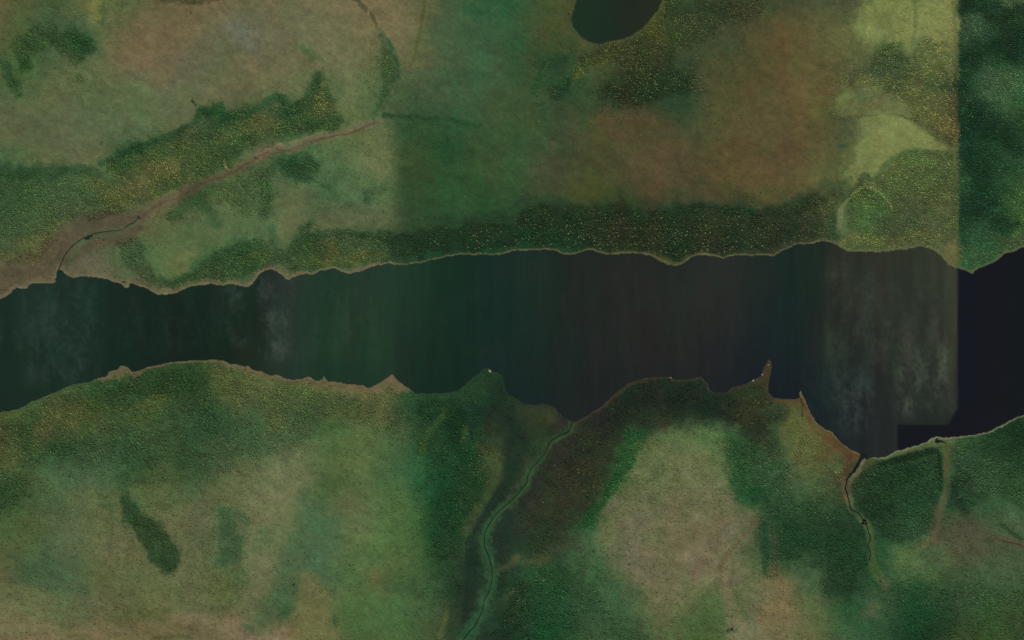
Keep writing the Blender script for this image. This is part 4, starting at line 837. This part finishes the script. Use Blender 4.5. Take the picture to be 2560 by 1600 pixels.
# ------------------------------------------------------------------ trees
def icosa(seed=0):
    p = (1+5**.5)/2
    v = np.array([(-1,p,0),(1,p,0),(-1,-p,0),(1,-p,0),(0,-1,p),(0,1,p),(0,-1,-p),(0,1,-p),(p,0,-1),(p,0,1),(-p,0,-1),(-p,0,1)], float)
    v /= np.linalg.norm(v[0])
    f = np.array([(0,11,5),(0,5,1),(0,1,7),(0,7,10),(0,10,11),(1,5,9),(5,11,4),(11,10,2),(10,7,6),(7,1,8),(3,9,4),(3,4,2),(3,2,6),(3,6,8),(3,8,9),(4,9,5),(2,4,11),(6,2,10),(8,6,7),(9,8,1)])
    return v, f
ICO_V, ICO_F = icosa()
a6 = np.arange(6)*math.pi/3
CON_V = np.vstack([[0, 0, 1.0], np.stack([.45*np.cos(a6), .45*np.sin(a6), np.full(6, .45)], 1), np.stack([np.cos(a6+.5), np.sin(a6+.5), np.full(6, .06)], 1)])
CON_F = np.array([(0, 1+i, 1+(i+1) % 6) for i in range(6)] + [(1+i, 7+i, 1+(i+1) % 6) for i in range(6)] + [(1+(i+1) % 6, 7+i, 7+(i+1) % 6) for i in range(6)])
DOM_V = np.vstack([[0, 0, 1.0], np.stack([.66*np.cos(a6), .66*np.sin(a6), np.full(6, .72)], 1), np.stack([np.cos(a6+.5), np.sin(a6+.5), np.full(6, .1)], 1)])
def scatter_mesh(name, px, py, rad, hgt, col, kindv, label, cat):
    """merge many small crowns: kindv 0 = round broadleaf crown, 1 = tapering conifer"""
    Vs, Fs, Cs = [], [], []; base = 0
    z0 = height(px, py)
    for kd, (TV, TF) in enumerate(((DOM_V, CON_F), (CON_V, CON_F))):
        s = np.where(kindv == kd)[0]
        if not len(s): continue
        n = len(s); th = rng.uniform(0, 6.283, n); c, sn = np.cos(th), np.sin(th)
        jit = rng.uniform(.72, 1.28, (n, len(TV)))
        vx = TV[None, :, 0]*jit*rad[s, None]; vy = TV[None, :, 1]*jit*rad[s, None]*rng.uniform(.8, 1.2, (n, 1))
        zz = TV[None, :, 2]*hgt[s, None]*rng.uniform(.9, 1.1, (n, len(TV)))
        x = vx*c[:, None]-vy*sn[:, None]+px[s, None]-1280; y = vx*sn[:, None]+vy*c[:, None]+800-py[s, None]
        z = z0[s, None]+zz
        Vs.append(np.stack([x, y, z], -1).reshape(-1, 3))
        Fs.append((TF[None]+(np.arange(n)*len(TV))[:, None, None]).reshape(-1, 3)+base)
        Cs.append(np.repeat(col[s], len(TV), 0)); base += n*len(TV)
    o = mesh_obj(name, np.concatenate(Vs), np.concatenate(Fs), M_leaf, np.concatenate(Cs), smooth=False)
    return tag(o, label, cat, kind='stuff')

def gen(n, x0=-120, x1=2680, y0=-120, y1=1720):
    return rng.uniform(x0, x1, n), rng.uniform(y0, y1, n)
N0 = 560000
px, py = gen(N0)
den = field(DENS, px, py).astype(float)
den = np.clip(den, 0, 1)**1.1*(0.85+0.6*fbm(px, py, 34, 93, 5))*(0.95+.6*fbm(px, py, 11, 94, 2))
d_sh = field(sd, px, py)
# paths, beds and beaches stay open
for P_, w_ in ((cr, 12), (cdry, 13), (gul, 6), (bro, 15), (eas, 11), (stp, 9), (cup[:30], 5)):
    Dp = seg_dist(P_, 40.0); den = np.where(field(Dp, px, py) < w_, 0, den)
beach = np.where(py < 850, np.interp(px, [0,130,330,400,450,640,720,760,800,870,985,1000,2600], [10,10,8,12,6,5,8,3,2,4,2,2,2]),
                 np.interp(px, [0,240,262,300,330,402,550,640,760,810,870,985,1020,1040,1440,1600,1680,1700,2000,2050,2180,2330,2350,2600], [2,2,8,12,6,2,5,9,8,9,8,24,8,2,6,5,5,3,20,14,12,16,8,3]))
den = np.where(d_sh < beach, 0, den)
ok = rng.uniform(0, 1, N0) < den
px, py, den = px[ok], py[ok], den[ok]
n = len(px); print('trees', n)
yel = np.zeros(n)
for e in YEL: yel = np.maximum(yel, ell(px, py, e[:4], 1.4)*e[4])
yel = yel*(0.35+1.15*sstep(-.35, .45, fbm(px, py, 30, 95, 4)))
is_y = rng.uniform(0, 1, n) < yel*.62
loc = field(LANDC, px, py)                              # what grows there has the colour of the place
dark = (~is_y) & (rng.uniform(0, 1, n) < .35)
wd = np.clip(field(DWOOD, px, py), 0, 1)                # closed woods are more mixed than open scrub
f = np.where(dark, rng.uniform(.78, 1.0, n), np.clip(rng.normal(1.04, .07, n)+wd*rng.normal(.04, .09, n), .85, 1.5))
col = loc*f[:, None]
col = np.where(dark[:, None], col*np.array([.93, 1.0, .95]), col*np.array([1.0, 1.0, .95]))
bright = rng.uniform(.8, 1.35, n)[:, None]
ycol = (0.5*loc + 0.5*np.where((px > 2080)[:, None], hexa('95985a'), hexa('83844e')))*(1+(bright-1)*.75)*np.array([.98, .99, .88])
redd = rng.uniform(0, 1, n) < .04
ycol = np.where(redd[:, None], ycol*np.array([1.08, .86, .8]), ycol)
col = np.where(is_y[:, None], ycol, col)
colL = lin(np.clip(col, .02, .9))*ALB*(1.14+.22*wd)[:, None]
rad = np.where(is_y, rng.uniform(.8, 1.5, n), rng.uniform(.9, 1.9, n)); hgt = rad*np.where(dark, 1.0, .72)*(1+1.1*wd)*rng.uniform(.7, 1.4, n)
kd = dark.astype(int)
y_i = np.where(is_y)[0]
scatter_mesh('birch_scrub', px[y_i], py[y_i], rad[y_i], hgt[y_i], colL[y_i], kd[y_i],
             'speckled yellow birch scrub scattered through the woods on both shores', 'scrub')
REG = [('forest', lambda x, y: (x > 2394) & (y < 900), 'dense blue-green conifer forest right of the straight edge, above the lake', 'forest'),
 ('forest', lambda x, y: (x > 2080) & (y < 900), 'yellow-green wood on the bright meadow left of the straight forest edge', 'forest'),
 ('forest', lambda x, y: (x > 990) & (y > 430) & (y < 900), 'dark belt of wood along the middle of the north shore', 'forest'),
 ('forest', lambda x, y: (x > 1250) & (y < 900), 'speckled dark wood curving round the lower side of the pond', 'forest'),
 ('thicket', lambda x, y: (x > 900) & (y < 430), 'narrow green thicket lining the upper creek bend and its eastern gully', 'thicket'),
 ('forest', lambda x, y: (y > 150) & (y < 0.0*x + 700 - (x-130)*0.40) & (x > -200) & (x < 990) & (y < 900), 'ragged green wood on the upper side of the west creek', 'forest'),
 ('thicket', lambda x, y: (y < 260), 'small dark thicket patches in the top left heath', 'thicket'),
 ('forest', lambda x, y: (y < 900), 'green wood between the west creek and the north shore beach', 'forest'),
 ('copse', lambda x, y: (ell(x, y, (365,1335,112,34,48)) > .5), 'long dark sausage-shaped copse in the south-west meadow', 'copse'),
 ('copse', lambda x, y: (ell(x, y, (575,1350,48,100,8)) > .5), 'softer green copse right of the sausage-shaped dark one', 'copse'),
 ('forest', lambda x, y: (x < 1040), 'mottled wood spreading below the south-west shore', 'forest'),
 ('forest', lambda x, y: (x < 1262) & (y < 1700), 'dark green wood on the left side of the brook valley', 'forest'),
 ('forest', lambda x, y: (x < 1470) & (y > 1330), 'bright green slope wood right of the lower brook', 'forest'),
 ('forest', lambda x, y: (x < 1930) & (y < 1100), 'near-black wood on the middle south shore', 'forest'),
 ('forest', lambda x, y: (x < 1930), 'green rim of wood enclosing the tan meadow', 'forest'),
 ('forest', lambda x, y: (x < 2115) & (y < 1240), 'olive wood on the brown point west of the east stream', 'forest'),
 ('forest', lambda x, y: (x < 2165), 'dark green wood left of the east stream bed', 'forest'),
 ('forest', lambda x, y: (x < 2350) & (y < 1370), 'deep green wood between the east stream and the grassy strip', 'forest'),
 ('forest', lambda x, y: (x > -999), 'broad dull green wood filling the lower right corner', 'forest')]
left = ~is_y
for nm, fn, lab, cat in REG:
    s = np.where(left & fn(px, py))[0]
    if len(s) < 5: continue
    left[s] = False
    scatter_mesh(nm, px[s], py[s], rad[s], hgt[s], colL[s], kd[s], lab, cat)

# ------------------------------------------------------------------ single birches that stand out as bright dots
def lumpy_crown(seed, r, h):
    rr = np.random.default_rng(seed); V = []; F = []; base = 0
    for q in range(5):
        o = np.array([rr.uniform(-.45, .45)*r, rr.uniform(-.45, .45)*r, h*(.45+.13*q)]) if q else np.array([0, 0, h*.55])
        s = r*(.8 if q == 0 else rr.uniform(.4, .62))
        v = ICO_V*rr.uniform(.78, 1.2, (12, 1))*s; v[:, 2] *= .8
        V.append(v+o); F.append(ICO_F+base); base += 12
    return np.concatenate(V), np.concatenate(F)
def trunk_mesh(h, r=.14):
    V = []; F = []
    for k in range(4):
        z = h*k/3*.75-.3; rr = r*(1-.22*k)
        for a in range(6): V.append((rr*math.cos(a*math.pi/3)+.05*k, rr*math.sin(a*math.pi/3), z))
    for k in range(3):
        for a in range(6): F.append((k*6+a, k*6+(a+1) % 6, (k+1)*6+(a+1) % 6, (k+1)*6+a))
    return np.array(V), np.array(F)
def make_tree(name, seed, r, h, hexcol):
    root = bpy.data.objects.new(name, None); COL.objects.link(root)
    V, F = lumpy_crown(seed, r, h); c = np.tile(lin(hexa(hexcol))*ALB, (len(V), 1))*np.random.default_rng(seed).uniform(.85, 1.15, (len(V), 1))
    a = mesh_obj('crown', V, F, M_leaf, c, False); a.parent = root
    V, F = trunk_mesh(h); b = mesh_obj('trunk', V, F, M_bark); b.parent = root
    return root, [a, b]
def copy_tree(root, kids):
    r = root.copy(); COL.objects.link(r)
    for k in kids:
        c = k.copy(); COL.objects.link(c); c.parent = r
    return r
protos = [make_tree('birch_tree', 300+i, 1.9+.15*i, 4.2, hc) for i, hc in enumerate(['7c8254', '847f50', '6f7e50', '8a8854', '6a6f46'])]
used_p = [False]*len(protos)
CL = [  # cx, cy, rx, ry, count, label, group
 (1190,600,120,34,44,'pale birch dot in the darkest green wood left of the north shore middle','birches in the darkest shore wood'),
 (1370,590,90,44,48,'pale birch dot in the wood above the smooth middle north shore','birches above the smooth middle shore'),
 (1560,580,90,50,46,'yellow birch dot in the brownish wood above the shore near the rounded headland','birches in the brownish shore wood'),
 (1740,590,90,50,62,'yellow birch dot in the thickly speckled wood right of the headland','birches right of the headland'),
 (1920,580,90,50,40,'yellow birch dot in the blue-dark wood left of the pale oval clearing','birches left of the clearing'),
 (1585,205,60,44,36,'pale birch dot in the black-green wood below the pond','birches below the pond'),
 (1720,195,36,36,18,'pale birch dot in the dark patch right of the pond wood','birches right of the pond wood')]
for cx, cy, rx, ry, cnt, lab, grp in CL:
    placed = 0; tries = 0
    while placed < cnt and tries < 4000:
        tries += 1
        x = cx+rx*random.uniform(-1, 1); y = cy+ry*random.uniform(-1, 1)
        if field(sd, np.array([x]), np.array([y]))[0] < 8: continue
        if fbm(np.array([x]), np.array([y]), 26, 97, 3)[0] < random.uniform(-.7, .5): continue
        k = random.randrange(len(protos))
        if not used_p[k]: t = protos[k][0]; used_p[k] = True
        else: t = copy_tree(*protos[k])
        t.location = (x-1280, 800-y, float(height(np.array([x]), np.array([y]))[0]))
        s = random.uniform(.6, .95); t.scale = (s, s, s); t.rotation_euler = (0, 0, random.uniform(0, 6.28))
        tag(t, lab, 'birch tree', grp); placed += 1

# lone dark spruces
def spruce(x, y, r, lab):
    root = bpy.data.objects.new('spruce_tree', None); COL.objects.link(root)
    rr = np.random.default_rng(int(x)); V = []; F = []; b = 0
    for q in range(4):
        z = r*(.3+.62*q); s = r*(1-.22*q); m = 10
        ring = [(s*rr.uniform(.7, 1.1)*math.cos(a*6.283/m), s*rr.uniform(.7, 1.1)*math.sin(a*6.283/m), z+rr.uniform(-.1, .1)*r) for a in range(m)]
        V += ring+[(0, 0, z+r*1.1)]; F += [(b+a, b+(a+1) % m, b+m) for a in range(m)]; b += m+1
    V = np.array(V); c = np.tile(lin(hexa('3c5636'))*ALB, (len(V), 1))
    o = mesh_obj('crown', V, np.array(F), M_leaf, c, False); o.parent = root
    V, F = trunk_mesh(r*2.2, r*.09); o = mesh_obj('trunk', V, F, M_bark); o.parent = root
    root.location = (x-1280, 800-y, float(height(np.array([float(x)]), np.array([float(y)]))[0]))
    tag(root, lab, 'spruce tree')
spruce(734, 1463, 2.4, 'lone dark spruce at the upper left of the tan fan')
spruce(1483, 1380, 2.2, 'lone dark spruce on the left edge of the tan meadow')
spruce(1828, 1574, 3.2, 'dark round spruce on pale ground near the lower edge of the tan meadow')
spruce(1572, 1411, 1.8, 'small dark spruce beside the pinkish patch of the tan meadow')
spruce(480, 254, 2.6, 'upper left of three dark spruces above the north-west wood')
spruce(484, 259, 2.6, 'middle one of three dark spruces above the north-west wood')
spruce(489, 265, 2.3, 'lower right of three dark spruces above the north-west wood')
spruce(477, 35, 2.0, 'small dark spruce below the dark tufts at the top left edge')
spruce(1420, 37, 2.0, 'small dark spruce on the left bank of the pond')

# ------------------------------------------------------------------ boulders on the shores
def boulder(x, y, r, hx, lab, sx=1.0, rot=0):
    rr = np.random.default_rng(int(x*3+y))
    v = ICO_V.copy(); f = ICO_F.copy(); vs = list(v); cache = {}
    nf = []
    def midp(i, j):
        k = (min(i, j), max(i, j))
        if k not in cache:
            m = vs[i]+vs[j]; vs.append(m/np.linalg.norm(m)); cache[k] = len(vs)-1
        return cache[k]
    for a, b, c in f:
        ab, bc, ca = midp(a, b), midp(b, c), midp(c, a); nf += [(a, ab, ca), (b, bc, ab), (c, ca, bc), (ab, bc, ca)]
    v = np.array(vs)*rr.uniform(.8, 1.15, (len(vs), 1))*r; v[:, 2] *= .55; v[:, 0] *= sx
    o = mesh_obj('boulder', v, np.array(nf), M_rock, np.tile(lin(hexa(hx)), (len(v), 1)), False)
    o.location = (x-1280, 800-y, max(0.1, float(height(np.array([float(x)]), np.array([float(y)]))[0]))+r*.12); o.rotation_euler = (0, 0, math.radians(rot))
    tag(o, lab, 'boulder')
boulder(1225, 927, 2.6, 'a09a80', 'whitish boulder on the tip of the dark green point', 1.7, -50)
boulder(1677, 944, 1.9, '8c7c64', 'pale boulder at the corner of the rust-brown shore', 1.4)
boulder(1883, 951, 2.0, 'a39a86', 'pale boulder on the shore left of the pointed spit', 1.5, 40)
boulder(1906, 936, 1.8, '9a8c74', 'pale boulder at the root of the pointed spit', 1.4, 50)
boulder(1921, 912, 1.6, '94845c', 'pale yellowish boulder high on the pointed spit', 1.2)
boulder(2342, 1093, 1.8, 'a3a090', 'light grey boulder beside the small black pool', 1.3)
print('objects', len(bpy.data.objects))
